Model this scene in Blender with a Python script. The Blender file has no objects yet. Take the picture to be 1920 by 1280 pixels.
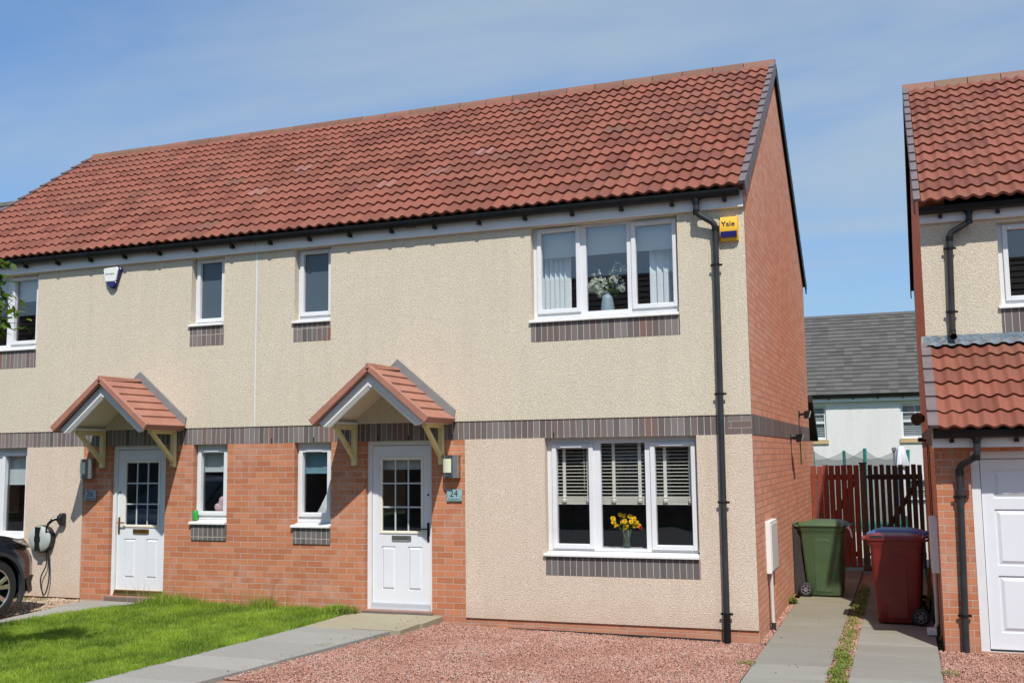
import bpy, bmesh, math, random
import numpy as np
from mathutils import Vector, Matrix
random.seed(7); RNG=np.random.default_rng(11)
S=bpy.context.scene; COL=S.collection
PI=math.pi
# ---------------------------------------------------------------- mesh helpers
class MB:
    """collects boxes, tubes, prisms into one mesh; faces may carry float attributes"""
    def __init__(s): s.v=[]; s.f=[]; s.a={}
    def add(s,vs,fs,**at):
        o=len(s.v); s.v+= [tuple(map(float,p)) for p in vs]; n0=len(s.f)
        s.f+=[tuple(i+o for i in f) for f in fs]
        for k,val in at.items():
            s.a.setdefault(k,{})
            for i in range(n0,len(s.f)): s.a[k][i]=val
        return s
    def box(s,x0,x1,y0,y1,z0,z1,**at):
        return s.add([(x0,y0,z0),(x1,y0,z0),(x1,y1,z0),(x0,y1,z0),(x0,y0,z1),(x1,y0,z1),(x1,y1,z1),(x0,y1,z1)],
          [(0,3,2,1),(4,5,6,7),(0,1,5,4),(1,2,6,5),(2,3,7,6),(3,0,4,7)],**at)
    def hexa(s,P,**at):
        return s.add(P,[(0,3,2,1),(4,5,6,7),(0,1,5,4),(1,2,6,5),(2,3,7,6),(3,0,4,7)],**at)
    def quad(s,a,b,c,d,**at): return s.add([a,b,c,d],[(0,1,2,3)],**at)
    def prism(s,poly,ax,a,b,**at):
        """poly: 2D points; extruded along axis ax from a to b. ax 'x': poly=(y,z); 'y': (x,z); 'z': (x,y)"""
        n=len(poly)
        def P(p,t): return (t,p[0],p[1]) if ax=='x' else ((p[0],t,p[1]) if ax=='y' else (p[0],p[1],t))
        vs=[P(p,a) for p in poly]+[P(p,b) for p in poly]
        fs=[tuple(range(n)),tuple(range(2*n-1,n-1,-1))]+[(i,i+n,(i+1)%n+n,(i+1)%n) for i in range(n)]
        return s.add(vs,fs,**at)
    def tube(s,pts,r,n=8,cap=True,**at):
        pts=[Vector(p) for p in pts]; rs=r if isinstance(r,(list,tuple)) else [r]*len(pts)
        vs=[];fs=[]; up=None
        for i,p in enumerate(pts):
            d=(pts[min(i+1,len(pts)-1)]-pts[max(i-1,0)]).normalized()
            if up is None: up=Vector((0,0,1)) if abs(d.z)<.9 else Vector((0,1,0))
            a=d.cross(up); a=a.normalized() if a.length>1e-5 else Vector((1,0,0)); b=a.cross(d).normalized(); up=b
            for k in range(n):
                t=2*PI*k/n; q=p+a*math.cos(t)*rs[i]+b*math.sin(t)*rs[i]; vs.append(q)
        for i in range(len(pts)-1):
            for k in range(n): fs.append((i*n+k,i*n+(k+1)%n,(i+1)*n+(k+1)%n,(i+1)*n+k))
        if cap: fs+= [tuple(range(n-1,-1,-1)),tuple((len(pts)-1)*n+k for k in range(n))]
        return s.add(vs,fs,**at)
    def lathe(s,prof,c,n=16,ax='z',closed=False,**at):
        vs=[];fs=[]
        for r,h in prof:
            for k in range(n):
                t=2*PI*k/n; u,v=r*math.cos(t),r*math.sin(t)
                vs.append((c[0]+u,c[1]+v,c[2]+h) if ax=='z' else ((c[0]+h,c[1]+u,c[2]+v) if ax=='x' else (c[0]+u,c[1]+h,c[2]+v)))
        m=len(prof)
        for i in range(m-1):
            for k in range(n): fs.append((i*n+k,i*n+(k+1)%n,(i+1)*n+(k+1)%n,(i+1)*n+k))
        if closed: fs+=[((m-1)*n+k,(m-1)*n+(k+1)%n,(k+1)%n,k) for k in range(n)]
        else: fs+=[tuple(range(n-1,-1,-1)),tuple((m-1)*n+k for k in range(n))]
        return s.add(vs,fs,**at)
    def build(s,name,mat,parent=None,smooth=False,bevel=0,fix=True,seg=1):
        me=bpy.data.meshes.new(name); me.from_pydata(s.v,[],s.f)
        for k,d in s.a.items():
            at=me.attributes.new(k,'FLOAT','FACE'); at.data.foreach_set('value',[d.get(i,0.0) for i in range(len(s.f))])
        if fix:
            bm=bmesh.new(); bm.from_mesh(me); bmesh.ops.recalc_face_normals(bm,faces=bm.faces); bm.to_mesh(me); bm.free()
        if smooth: me.polygons.foreach_set('use_smooth',[True]*len(me.polygons))
        if mat: me.materials.append(mat)
        o=bpy.data.objects.new(name,me); COL.objects.link(o)
        if parent is not None: setpar(o,parent)
        if bevel:
            m=o.modifiers.new('bevel','BEVEL'); m.width=bevel; m.segments=seg; m.limit_method='ANGLE'; m.angle_limit=math.radians(40)
        if smooth and not bevel: smooth_angle(me)
        return o
def smooth_angle(me,deg=42):
    bm=bmesh.new(); bm.from_mesh(me); c=math.radians(deg)
    for e in bm.edges:
        if len(e.link_faces)==2: e.smooth = e.calc_face_angle(0)<c
    bm.to_mesh(me); bm.free()
LOC={}
def setpar(o,p):
    o.parent=p; L=LOC.get(p.name,Vector((0,0,0)))
    o.matrix_parent_inverse=Matrix.Translation(-L)
    LOC[o.name]=Vector((0,0,0))
def thing(name,label,cat,loc=(0,0,0),group=None):
    o=bpy.data.objects.new(name,None); COL.objects.link(o); o.location=loc; o.empty_display_size=.2
    LOC[o.name]=Vector(loc); return tag(o,label,cat,group)
def tag(o,label,cat,group=None):
    o['label']=label; o['category']=cat
    if group: o['group']=group
    return o
def part_empty(name,parent,label=None):
    o=bpy.data.objects.new(name,None); COL.objects.link(o); o.empty_display_size=.1; setpar(o,parent)
    if label: o['label']=label
    return o
def struct(o,kind='structure'): o['kind']=kind; return o
def np_mesh(name,V,F,mat,attr=None):
    """V (n,3), F (m,k) constant k"""
    me=bpy.data.meshes.new(name); n,k=F.shape
    me.vertices.add(len(V)); me.vertices.foreach_set('co',np.asarray(V,np.float32).ravel())
    me.loops.add(n*k); me.loops.foreach_set('vertex_index',F.astype(np.int32).ravel())
    me.polygons.add(n); me.polygons.foreach_set('loop_start',np.arange(0,n*k,k,dtype=np.int32))
    me.update(calc_edges=True)
    if attr is not None:
        for kk,a in attr.items():
            at=me.attributes.new(kk,'FLOAT','FACE'); at.data.foreach_set('value',np.asarray(a,np.float32))
    me.materials.append(mat); o=bpy.data.objects.new(name,me); COL.objects.link(o); return o
def text(name,body,size,loc,mat,parent,rz=0,bold=0.0,xs=1.0):
    cu=bpy.data.curves.new(name,'FONT'); cu.body=body; cu.size=size; cu.align_x='CENTER'; cu.align_y='CENTER'
    cu.extrude=.0006; cu.offset=bold; cu.resolution_u=3
    t=bpy.data.objects.new(name+'_c',cu); COL.objects.link(t)
    bpy.context.view_layer.update()
    me=bpy.data.meshes.new_from_object(t.evaluated_get(bpy.context.evaluated_depsgraph_get()))
    bpy.data.objects.remove(t)
    M=Matrix.Translation(Vector(loc))@Matrix.Rotation(rz,4,'Z')@Matrix.Rotation(PI/2,4,'X')@Matrix.Diagonal((xs,1,1,1))
    me.transform(M); me.materials.clear(); me.materials.append(mat)
    o=bpy.data.objects.new(name,me); COL.objects.link(o); setpar(o,parent); return o
# ---------------------------------------------------------------- material helpers
class NT:
    def __init__(s,name):
        s.m=bpy.data.materials.new(name); s.m.use_nodes=True; s.t=s.m.node_tree; s.n=s.t.nodes; s.l=s.t.links
        s.b=s.n['Principled BSDF']; s.o=s.n['Material Output']
    def N(s,typ,**kw):
        n=s.n.new(typ)
        for k,v in kw.items():
            if k.startswith('i_'): 
                key=k[2:].replace('_',' '); n.inputs[key].default_value=v
            else: setattr(n,k,v)
        return n
    def L(s,a,b): s.l.new(a,b); return s
    def obj(s): return s.N('ShaderNodeTexCoord').outputs['Object']
    def noise(s,scale,detail=4,rough=.55,vec=None,dist=0):
        n=s.N('ShaderNodeTexNoise'); n.inputs['Scale'].default_value=scale; n.inputs['Detail'].default_value=detail
        n.inputs['Roughness'].default_value=rough; n.inputs['Distortion'].default_value=dist
        s.L(vec if vec is not None else s.obj(),n.inputs['Vector']); return n.outputs['Fac']
    def ramp(s,fac,stops):
        r=s.N('ShaderNodeValToRGB'); e=r.color_ramp.elements
        while len(e)<len(stops): e.new(.5)
        for i,(p,c) in enumerate(stops):
            e[i].position=p; e[i].color=(c,c,c,1) if isinstance(c,(int,float)) else (*c,1)
        s.L(fac,r.inputs['Fac']); return r.outputs['Color']
    def mix(s,fac,a,b,mode='MIX'):
        m=s.N('ShaderNodeMix',data_type='RGBA',blend_type=mode)
        for sock,v in ((m.inputs[0],fac),(m.inputs[6],a),(m.inputs[7],b)):
            if isinstance(v,(int,float)): sock.default_value=v if sock.type=='VALUE' else (v,v,v,1)
            elif isinstance(v,tuple): sock.default_value=(*v,1) if len(v)==3 else v
            else: s.L(v,sock)
        return m.outputs[2]
    def math(s,op,a,b=0.0,c=None,clamp=False):
        m=s.N('ShaderNodeMath',operation=op,use_clamp=clamp)
        for i,v in enumerate((a,b) if c is None else (a,b,c)):
            if isinstance(v,(int,float)): m.inputs[i].default_value=v
            else: s.L(v,m.inputs[i])
        return m.outputs[0]
    def bump(s,h,dist,strength=1.0,nrm=None):
        b=s.N('ShaderNodeBump'); b.inputs['Distance'].default_value=dist; b.inputs['Strength'].default_value=strength
        s.L(h,b.inputs['Height'])
        if nrm is not None: s.L(nrm,b.inputs['Normal'])
        s.L(b.outputs['Normal'],s.b.inputs['Normal']); return b.outputs['Normal']
    def attr(s,name): return s.N('ShaderNodeAttribute',attribute_name=name).outputs['Fac']
    def col(s,c):
        if isinstance(c,tuple): s.b.inputs['Base Color'].default_value=(*c,1)
        else: s.L(c,s.b.inputs['Base Color'])
        return s
    def rough(s,r):
        if isinstance(r,(int,float)): s.b.inputs['Roughness'].default_value=r
        else: s.L(r,s.b.inputs['Roughness'])
        return s
def plain(name,c,rough=.5,metal=0,var=.12,scale=6,bump=0,bscale=60,spec=None,dirt=0):
    t=NT(name); f=t.noise(scale,5,.6)
    lo=tuple(max(0,x*(1-var)) for x in c); hi=tuple(min(1,x*(1+var*.6)) for x in c)
    cc=t.ramp(f,[(.3,lo),(.7,hi)])
    if dirt:
        cc=t.mix(t.ramp(t.noise(2.3,7,.7),[(.52,0.0),(.75,dirt)]),cc,(.16,.13,.10))
    t.col(cc); t.rough(t.math('ADD',rough-.06,t.math('MULTIPLY',t.noise(scale*2.3,3),.12)))
    t.b.inputs['Metallic'].default_value=metal
    if spec is not None: t.b.inputs['Specular IOR Level'].default_value=spec
    if bump: t.bump(t.noise(bscale,4),bump)
    return t.m
def uvw(t,axis,dz=0,dx=0):
    s=t.N('ShaderNodeSeparateXYZ'); t.L(t.obj(),s.inputs[0]); c=t.N('ShaderNodeCombineXYZ')
    t.L(t.math('ADD',s.outputs[0 if axis=='x' else 1],dx),c.inputs[0]); t.L(t.math('ADD',s.outputs[2],dz),c.inputs[1]); return c.outputs[0],s
def brick_mat(name,axis,c1=(.44,.125,.062),c2=(.60,.21,.115),mortar=(.50,.37,.29),bw=.225,bh=.075,dz=0,dx=0,offset=.5,dark=None,efflo=True,mul=1.0):
    t=NT(name); v,s=uvw(t,axis,dz,dx)
    # slight waviness of the courses
    w=t.N('ShaderNodeVectorMath',operation='ADD'); 
    nz=t.N('ShaderNodeTexNoise'); nz.inputs['Scale'].default_value=3.0; t.L(t.obj(),nz.inputs['Vector'])
    sc=t.N('ShaderNodeVectorMath',operation='SCALE'); sc.inputs['Scale'].default_value=.010
    sb=t.N('ShaderNodeVectorMath',operation='SUBTRACT'); t.L(nz.outputs['Color'],sb.inputs[0]); sb.inputs[1].default_value=(.5,.5,.5)
    t.L(sb.outputs[0],sc.inputs[0]); t.L(v,w.inputs[0]); t.L(sc.outputs[0],w.inputs[1]); v=w.outputs[0]
    b=t.N('ShaderNodeTexBrick',offset=offset,offset_frequency=2); t.L(v,b.inputs['Vector'])
    for k,val in (('Scale',1),('Mortar Size',.0046),('Mortar Smooth',.25),('Bias',0),('Brick Width',bw),('Row Height',bh)): b.inputs[k].default_value=val
    b.inputs['Color1'].default_value=(0,0,0,1); b.inputs['Color2'].default_value=(1,1,1,1); b.inputs['Mortar'].default_value=(.5,.5,.5,1)
    fac=t.N('ShaderNodeRGBToBW'); t.L(b.outputs['Color'],fac.inputs[0]); fac=fac.outputs[0]
    if dark: base=t.ramp(fac,dark)
    else: base=t.ramp(fac,[(0,c1),(.5,tuple((a+d)/2 for a,d in zip(c1,c2))),(1,c2)])
    base=t.mix(t.math('MULTIPLY',t.noise(26,5,.65),.34),base,tuple(x*.66 for x in c1) if not dark else (.10,.08,.08))
    base=t.mix(t.ramp(t.noise(70,3,.6),[(.62,0.0),(.75,.35)]),base,(.62,.40,.30) if not dark else (.34,.29,.28))
    mc=t.mix(t.noise(9,4),mortar,tuple(x*.62 for x in mortar))
    colr=t.mix(b.outputs['Fac'],base,mc)
    if efflo:
        e=t.ramp(t.noise(1.7,6,.7,dist=.6),[(.52,0.0),(.74,.42)])
        colr=t.mix(e,colr,(.56,.42,.36))
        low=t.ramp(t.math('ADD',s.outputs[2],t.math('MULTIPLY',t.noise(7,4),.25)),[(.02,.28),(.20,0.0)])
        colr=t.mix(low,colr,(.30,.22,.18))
    if mul!=1: colr=t.mix(1.0,colr,(mul,mul,mul),'MULTIPLY')
    t.col(colr); t.rough(.87); t.b.inputs['Specular IOR Level'].default_value=.25
    h=t.math('SUBTRACT',t.math('MULTIPLY',t.noise(140,4,.7),.35),t.math('MULTIPLY',b.outputs['Fac'],1.0))
    t.bump(h,.006,.9); return t.m
def harl_mat(name,hi,lo,stain=(.40,.35,.26),warm=0.0):
    t=NT(name); n=t.noise(78,3,.6); n2=t.noise(170,2,.5)
    c=t.ramp(n,[(.30,tuple(a*.8+b*.2 for a,b in zip(lo,hi))),(.46,tuple(x*.94 for x in hi)),(.64,tuple(min(1,x*1.08) for x in hi))])
    sp=t.N('ShaderNodeTexVoronoi'); sp.inputs['Scale'].default_value=95; t.L(t.obj(),sp.inputs['Vector'])
    bw=t.N('ShaderNodeSeparateColor'); t.L(sp.outputs['Color'],bw.inputs[0])
    c=t.mix(t.ramp(bw.outputs[0],[(.80,0.0),(.92,.55)]),c,tuple(x*.66 for x in hi))
    c=t.mix(t.ramp(bw.outputs[1],[(.88,0.0),(.95,.6)]),c,(.82,.74,.62))
    mp=t.N('ShaderNodeMapping'); mp.inputs['Scale'].default_value=(1,1,.22); t.L(t.obj(),mp.inputs['Vector'])
    c=t.mix(t.ramp(t.noise(1.6,7,.72,vec=mp.outputs[0]),[(.45,0.0),(.8,.45)]),c,stain)
    c=t.mix(t.ramp(t.noise(.5,4,.6),[(.35,0.0),(.8,.25)]),c,tuple(x*.85 for x in stain))
    mq=t.N('ShaderNodeMapping'); mq.inputs['Scale'].default_value=(1,1,.07); t.L(t.obj(),mq.inputs['Vector'])
    c=t.mix(t.ramp(t.noise(5.5,5,.65,vec=mq.outputs[0]),[(.50,0.0),(.72,.22)]),c,tuple(x*.78 for x in stain))
    sz=t.N('ShaderNodeSeparateXYZ'); t.L(t.obj(),sz.inputs[0])
    c=t.mix(t.ramp(t.math('ADD',sz.outputs[2],t.math('MULTIPLY',t.noise(3.5,5,.7),.5)),[(.22,.38),(.52,0.0)]),c,(.50,.36,.27))
    t.col(c); t.rough(.95); t.b.inputs['Specular IOR Level'].default_value=.15
    h=t.math('ADD',t.math('MULTIPLY',n,1.3),t.math('MULTIPLY',n2,.5)); t.bump(h,.009,.95); return t.m
def tile_mat(name,c_lo,c_hi,c_br,patch=(.42,.28,.27),rough=.62):
    t=NT(name); r=t.attr('tint'); p=t.attr('patch')
    c=t.ramp(r,[(0,c_lo),(.55,c_hi),(.88,c_hi),(1,c_br)])
    mp=t.N('ShaderNodeMapping'); mp.inputs['Scale'].default_value=(1,.12,.12); t.L(t.obj(),mp.inputs['Vector'])
    c=t.mix(t.ramp(t.noise(38,4,.65,vec=mp.outputs[0]),[(.45,0.0),(.72,.62)]),c,c_br)
    c=t.mix(t.ramp(t.noise(.8,6,.7),[(.48,0.0),(.80,.55)]),c,c_br)
    c=t.mix(t.ramp(t.noise(24,5,.7),[(.60,0.0),(.72,.5)]),c,tuple(min(1,x*1.35) for x in c_hi))
    c=t.mix(t.ramp(t.noise(7,6,.75),[(.62,0.0),(.75,.4)]),c,(.10,.085,.06))
    c=t.mix(p,c,patch); t.col(c)
    t.rough(t.math('SUBTRACT',rough,t.math('MULTIPLY',p,.28))); t.b.inputs['Specular IOR Level'].default_value=.35
    t.bump(t.noise(160,3,.6),.002,.7); return t.m
def glass_mat(name,tint=(1,1,1),extra=.07,rough=0.0,frost=None):
    t=NT(name); g=t.N('ShaderNodeBsdfGlossy'); g.inputs['Roughness'].default_value=rough; g.inputs['Color'].default_value=(.95,.97,1,1)
    tr=t.N('ShaderNodeBsdfTransparent'); tr.inputs['Color'].default_value=(*tint,1)
    lw=t.N('ShaderNodeLayerWeight'); lw.inputs['Blend'].default_value=.5
    f=t.math('ADD',t.math('MULTIPLY',t.math('POWER',lw.outputs['Facing'],5.0),.9),extra,clamp=True)
    mx=t.N('ShaderNodeMixShader'); t.L(f,mx.inputs[0]); t.L(tr.outputs[0],mx.inputs[1]); t.L(g.outputs[0],mx.inputs[2])
    out=mx.outputs[0]
    if frost:
        tl=t.N('ShaderNodeBsdfTranslucent'); tl.inputs['Color'].default_value=(*frost,1)
        df=t.N('ShaderNodeBsdfDiffuse'); df.inputs['Color'].default_value=(*frost,1)
        a=t.N('ShaderNodeMixShader'); a.inputs[0].default_value=.45; t.L(tl.outputs[0],a.inputs[1]); t.L(df.outputs[0],a.inputs[2])
        b=t.N('ShaderNodeMixShader'); b.inputs[0].default_value=.78; t.L(out,b.inputs[1]); t.L(a.outputs[0],b.inputs[2]); out=b.outputs[0]
        # reflective sheen on top
        cmb=t.N('ShaderNodeMixShader'); t.L(f,cmb.inputs[0]); t.L(out,cmb.inputs[1]); t.L(g.outputs[0],cmb.inputs[2]); out=cmb.outputs[0]
        g.inputs['Roughness'].default_value=.16
        bp=t.N('ShaderNodeBump'); bp.inputs['Distance'].default_value=.002; t.L(t.noise(140,2),bp.inputs['Height']); t.L(bp.outputs[0],g.inputs['Normal'])
    t.L(out,t.o.inputs['Surface']); return t.m
def leaf_mat(name,c1,c2,trans=.35,rough=.5,attr='tint'):
    t=NT(name); c=t.ramp(t.attr(attr),[(0,c1),(1,c2)])
    t.col(c); t.rough(rough); tl=t.N('ShaderNodeBsdfTranslucent')
    cc=t.mix(1.0,c,(1.3,1.35,.6),'MULTIPLY'); t.L(cc,tl.inputs['Color'])
    m=t.N('ShaderNodeMixShader'); m.inputs[0].default_value=trans; t.L(t.b.outputs[0],m.inputs[1]); t.L(tl.outputs[0],m.inputs[2]); t.L(m.outputs[0],t.o.inputs['Surface']); return t.m
M={}
M['brick_x']=brick_mat('brick_front','x',c1=(.43,.150,.072),c2=(.57,.228,.120),mortar=(.60,.48,.38))
M['brick_y']=brick_mat('brick_gable_brightened','y',dx=.05,c1=(.72,.31,.18),c2=(.86,.43,.28),mortar=(.52,.31,.22))  # paler than the front brick: the gable's missing sunlight is put into the colour
DK=[(0,(.105,.095,.092)),(.3,(.170,.132,.120)),(.6,(.235,.212,.20)),(.8,(.125,.118,.115)),(.95,(.19,.125,.11)),(1,(.25,.115,.09))]
DG=[(0,(.105,.098,.095)),(.5,(.135,.125,.12)),(1,(.165,.155,.15))]
def soldier(n,axis,z0,dx=0,dk=None,**k): return brick_mat(n,axis,bw=.075,bh=.40,dz=.02-z0,dx=dx,offset=0,dark=dk or DK,mortar=(.60,.53,.46),efflo=False,**k)
M['sold_band']=soldier('soldier_band','x',2.1)
M['sold_band_y']=soldier('soldier_band_gable','y',2.1)
M['sold_a']=soldier('soldier_sill_low','x',.50,dx=.02,dk=DG)
M['sold_b']=soldier('soldier_sill_high','x',3.2,dx=.03)
M['sold_corner']=brick_mat('dark_brick_corner','x',dark=DK,efflo=False,mortar=(.44,.38,.33))
M['harl_up']=harl_mat('roughcast_cream',(.68,.60,.465),(.38,.30,.20),stain=(.59,.525,.42))
M['harl_low']=harl_mat('roughcast_sand',(.70,.575,.455),(.38,.28,.19),stain=(.60,.485,.385))
M['harl_white']=harl_mat('roughcast_white',(.76,.75,.73),(.58,.57,.55),stain=(.62,.61,.58))
M['upvc']=plain('white_upvc',(.68,.69,.70),.30,var=.05,scale=3,dirt=.12)
M['upvc_sill']=plain('white_sill',(.74,.74,.72),.4,var=.08,scale=9,dirt=.2)
M['fascia']=plain('grey_white_fascia',(.72,.72,.72),.4,var=.06,scale=3,dirt=.1)
M['black_pvc']=plain('black_plastic',(.008,.009,.010),.40,var=.3,scale=4,dirt=.08,spec=.3)
M['grey_pipe']=plain('faded_black_plastic',(.028,.030,.033),.45,var=.25,scale=5,dirt=.18,spec=.35)
M['tile']=tile_mat('terracotta_pantile',(.165,.048,.029),(.255,.082,.050),(.155,.074,.048))
M['ridge']=tile_mat('ridge_tile',(.16,.075,.050),(.24,.105,.070),(.13,.095,.05))
M['verge']=plain('dry_verge_plastic',(.165,.130,.130),.5,var=.15,scale=7,dirt=.25)
M['slate']=tile_mat('grey_concrete_tile',(.075,.072,.068),(.115,.110,.103),(.062,.06,.055),rough=.8)
M['dark_tile']=tile_mat('dark_brown_tile',(.028,.022,.02),(.045,.034,.03),(.02,.017,.016),rough=.85)
M['grp']=plain('canopy_terracotta',(.36,.158,.108),.6,var=.16,scale=5,bump=.002,bscale=50,dirt=.15)
M['grp_white']=plain('canopy_white',(.74,.74,.72),.45,var=.05,scale=3,dirt=.08)
M['soffit_cream']=plain('canopy_soffit',(.72,.66,.52),.6,var=.06,scale=3)
M['lead_grey']=plain('canopy_upstand',(.20,.20,.195),.6,var=.12,scale=6)
M['timber_cream']=plain('cream_painted_timber',(.66,.56,.27),.5,var=.10,scale=8,dirt=.15)
M['door_white']=plain('white_door',(.68,.70,.73),.3,var=.03,scale=2,dirt=.05)
M['bead']=plain('cream_bead',(.76,.72,.60),.4,var=.05)
M['bar_grey']=plain('grey_glazing_bar',(.50,.52,.53),.4,var=.04)
M['chrome']=plain('chrome',(.60,.61,.63),.28,metal=1,var=.05)
M['steel']=plain('brushed_steel',(.48,.47,.45),.26,metal=1,var=.1)
M['brass']=plain('tarnished_brass',(.50,.30,.09),.32,metal=1,var=.2)
M['black']=plain('black_gloss',(.012,.012,.014),.22,var=.2)
M['black_matt']=plain('black_matt',(.018,.018,.018),.6,var=.2)
M['step']=plain('brown_threshold',(.16,.115,.10),.7,var=.2,bump=.002)
M['diffuser']=plain('lamp_diffuser',(.66,.68,.50),.35,var=.03)
M['plaque_a']=plain('teal_glass_plaque',(.26,.42,.42),.2,var=.2,scale=12)
M['plaque_b']=plain('grey_glass_plaque',(.30,.34,.38),.2,var=.15,scale=12)
M['ink']=plain('black_ink',(.02,.025,.03),.5,var=.05)
M['yellow']=plain('yellow_plastic',(.80,.45,.035),.35,var=.06,scale=5)
M['navy']=plain('navy_plastic',(.02,.022,.13),.25,var=.1)
M['white_pl']=plain('white_plastic',(.72,.75,.72),.35,var=.05)
M['charger_grey']=plain('grey_green_plastic',(.40,.44,.41),.3,var=.05)
M['meter']=plain('cream_meter_box',(.72,.71,.68),.45,var=.05,dirt=.1)
M['glass']=glass_mat('window_glass',extra=.085)
M['frost']=glass_mat('obscured_glass',frost=(.17,.23,.28),extra=.05)
M['glassware']=glass_mat('vase_glass',tint=(.90,.96,.93),extra=.06)
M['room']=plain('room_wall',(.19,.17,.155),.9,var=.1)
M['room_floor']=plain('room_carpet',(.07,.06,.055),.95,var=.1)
M['blind_grey']=plain('roller_blind',(.46,.53,.54),.8,var=.03,scale=2)
M['blind_blue']=plain('roller_blind_blue',(.14,.28,.34),.8,var=.03,scale=2)
M['blind_white']=plain('vertical_blind',(.62,.70,.74),.7,var=.03,scale=2)
M['blind_cream']=plain('venetian_slats',(.66,.66,.58),.5,var=.05,scale=3)
M['cloth']=plain('white_cloth',(.62,.64,.62),.9,var=.08)
M['pinkcloth']=plain('pale_pink_cloth',(.50,.38,.40),.9,var=.2,scale=14)
M['slab']=None
t=NT('concrete_slab'); c=t.ramp(t.attr('tint'),[(0,(.275,.266,.24)),(1,(.335,.325,.295))])
c=t.mix(t.ramp(t.noise(2.2,7,.7),[(.4,0.0),(.75,.4)]),c,(.24,.225,.18)); c=t.mix(t.ramp(t.noise(120,2,.5),[(.3,.45),(.5,0.0)]),c,(.12,.115,.10))
c=t.mix(t.ramp(t.noise(55,4,.6),[(.68,0.0),(.74,.6)]),c,(.42,.41,.37))
t.col(c); t.rough(.9); t.bump(t.noise(90,4,.6),.003,.8); M['slab']=t.m
t=NT('concrete_drive'); c=t.ramp(t.attr('tint'),[(0,(.215,.205,.175)),(1,(.27,.26,.225))])
mp=t.N('ShaderNodeMapping'); mp.inputs['Scale'].default_value=(.35,1.6,1); t.L(t.obj(),mp.inputs['Vector'])
c=t.mix(t.ramp(t.noise(2.6,6,.7,vec=mp.outputs[0]),[(.42,0.0),(.75,.5)]),c,(.165,.155,.12))
sy=t.N('ShaderNodeSeparateXYZ'); t.L(t.obj(),sy.inputs[0])
alg=t.math('MULTIPLY',t.ramp(t.math('MULTIPLY_ADD',sy.outputs[1],.12,.3),[(.25,0.0),(.8,.75)]),t.ramp(t.noise(1.3,5),[(.3,.2),(.6,1.0)]))
c=t.mix(alg,c,(.175,.155,.07))
c=t.mix(t.ramp(t.noise(48,4,.6),[(.68,0.0),(.75,.5)]),c,(.36,.35,.31))
t.col(c); t.rough(.9); t.bump(t.noise(90,4,.6),.004,.8); M['drive']=t.m
t=NT('landing_slab'); c=t.ramp(t.attr('tint'),[(0,(.30,.27,.185)),(1,(.36,.33,.235))])
c=t.mix(t.ramp(t.noise(3,7,.7),[(.4,0.0),(.75,.4)]),c,(.24,.205,.12)); t.col(c); t.rough(.9); t.bump(t.noise(90,4,.6),.003,.8); M['landing']=t.m
def stone_mat(name,stops):
    t=NT(name); c=t.ramp(t.attr('tint'),stops); c=t.mix(t.math('MULTIPLY',t.noise(60,3),.35),c,tuple(x*.7 for x in stops[1][1])); t.col(c); t.rough(.9); return t.m
M['stone_red']=stone_mat('red_chippings',[(0,(.27,.140,.100)),(.35,(.40,.205,.150)),(.75,(.49,.262,.192)),(.93,(.55,.36,.29)),(.97,(.30,.24,.22)),(1,(.62,.55,.50))])
M['stone_tan']=stone_mat('tan_chippings',[(0,(.26,.17,.11)),(.5,(.42,.30,.20)),(1,(.60,.50,.38))])
M['bed_red']=plain('red_grit_bed',(.38,.20,.145),.95,var=.3,scale=30,bump=.01,bscale=80)
M['bed_tan']=plain('tan_grit_bed',(.24,.17,.12),.95,var=.35,scale=30,bump=.01,bscale=80)
M['soil']=plain('lawn_soil',(.05,.06,.018),.95,var=.4,scale=9)
M['far_grass']=plain('garden_turf',(.06,.10,.025),.95,var=.35,scale=5,bump=.02,bscale=40)
M['asphalt']=plain('asphalt',(.05,.05,.052),.9,var=.2,scale=40,bump=.004,bscale=200)
M['kerb']=plain('concrete_kerb',(.30,.29,.27),.9,var=.15)
M['blade']=leaf_mat('grass_blade',(.14,.235,.022),(.36,.48,.058),.42)
M['dry']=leaf_mat('dry_grass',(.26,.22,.09),(.40,.32,.15),.2)
M['weed']=leaf_mat('weed_leaf',(.10,.17,.025),(.26,.32,.05),.3)
M['leaf']=leaf_mat('cherry_leaf',(.030,.070,.012),(.17,.26,.03),.45,rough=.35)
M['bark']=plain('cherry_bark',(.10,.065,.05),.8,var=.3,scale=20,bump=.01,bscale=40)
M['fence_red']=plain('red_stained_timber',(.24,.048,.024),.7,var=.25,scale=9,bump=.002,bscale=90)
M['fence_dark']=plain('weathered_timber',(.062,.046,.036),.85,var=.35,scale=8,bump=.003,bscale=90)
M['fence_post']=plain('grey_green_post',(.11,.085,.055),.85,var=.3,scale=8,bump=.003,bscale=90)
M['iron']=plain('black_ironwork',(.012,.012,.012),.5,var=.2)
M['bin_green']=plain('green_bin_plastic',(.058,.105,.048),.46,var=.16,scale=5,dirt=.3)
M['bin_red']=plain('red_bin_plastic',(.17,.014,.012),.40,var=.16,scale=5,dirt=.25)
M['bin_blue']=plain('blue_bin_plastic',(.03,.13,.36),.36,var=.12,scale=4,dirt=.12)
M['rubber']=plain('tyre_rubber',(.018,.018,.018),.75,var=.2)
M['hubgrey']=plain('grey_hub',(.16,.16,.165),.5,var=.1)
M['board']=plain('tarred_board',(.032,.028,.027),.7,var=.35,scale=22,bump=.004,bscale=60)
M['wood_or']=plain('bare_timber',(.42,.19,.08),.7,var=.2,scale=10)
M['copper']=plain('copper_pipe',(.42,.20,.15),.5,var=.2)
M['white_pipe']=plain('grey_white_pipe',(.50,.48,.44),.5,var=.06)
M['lead']=None
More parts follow.
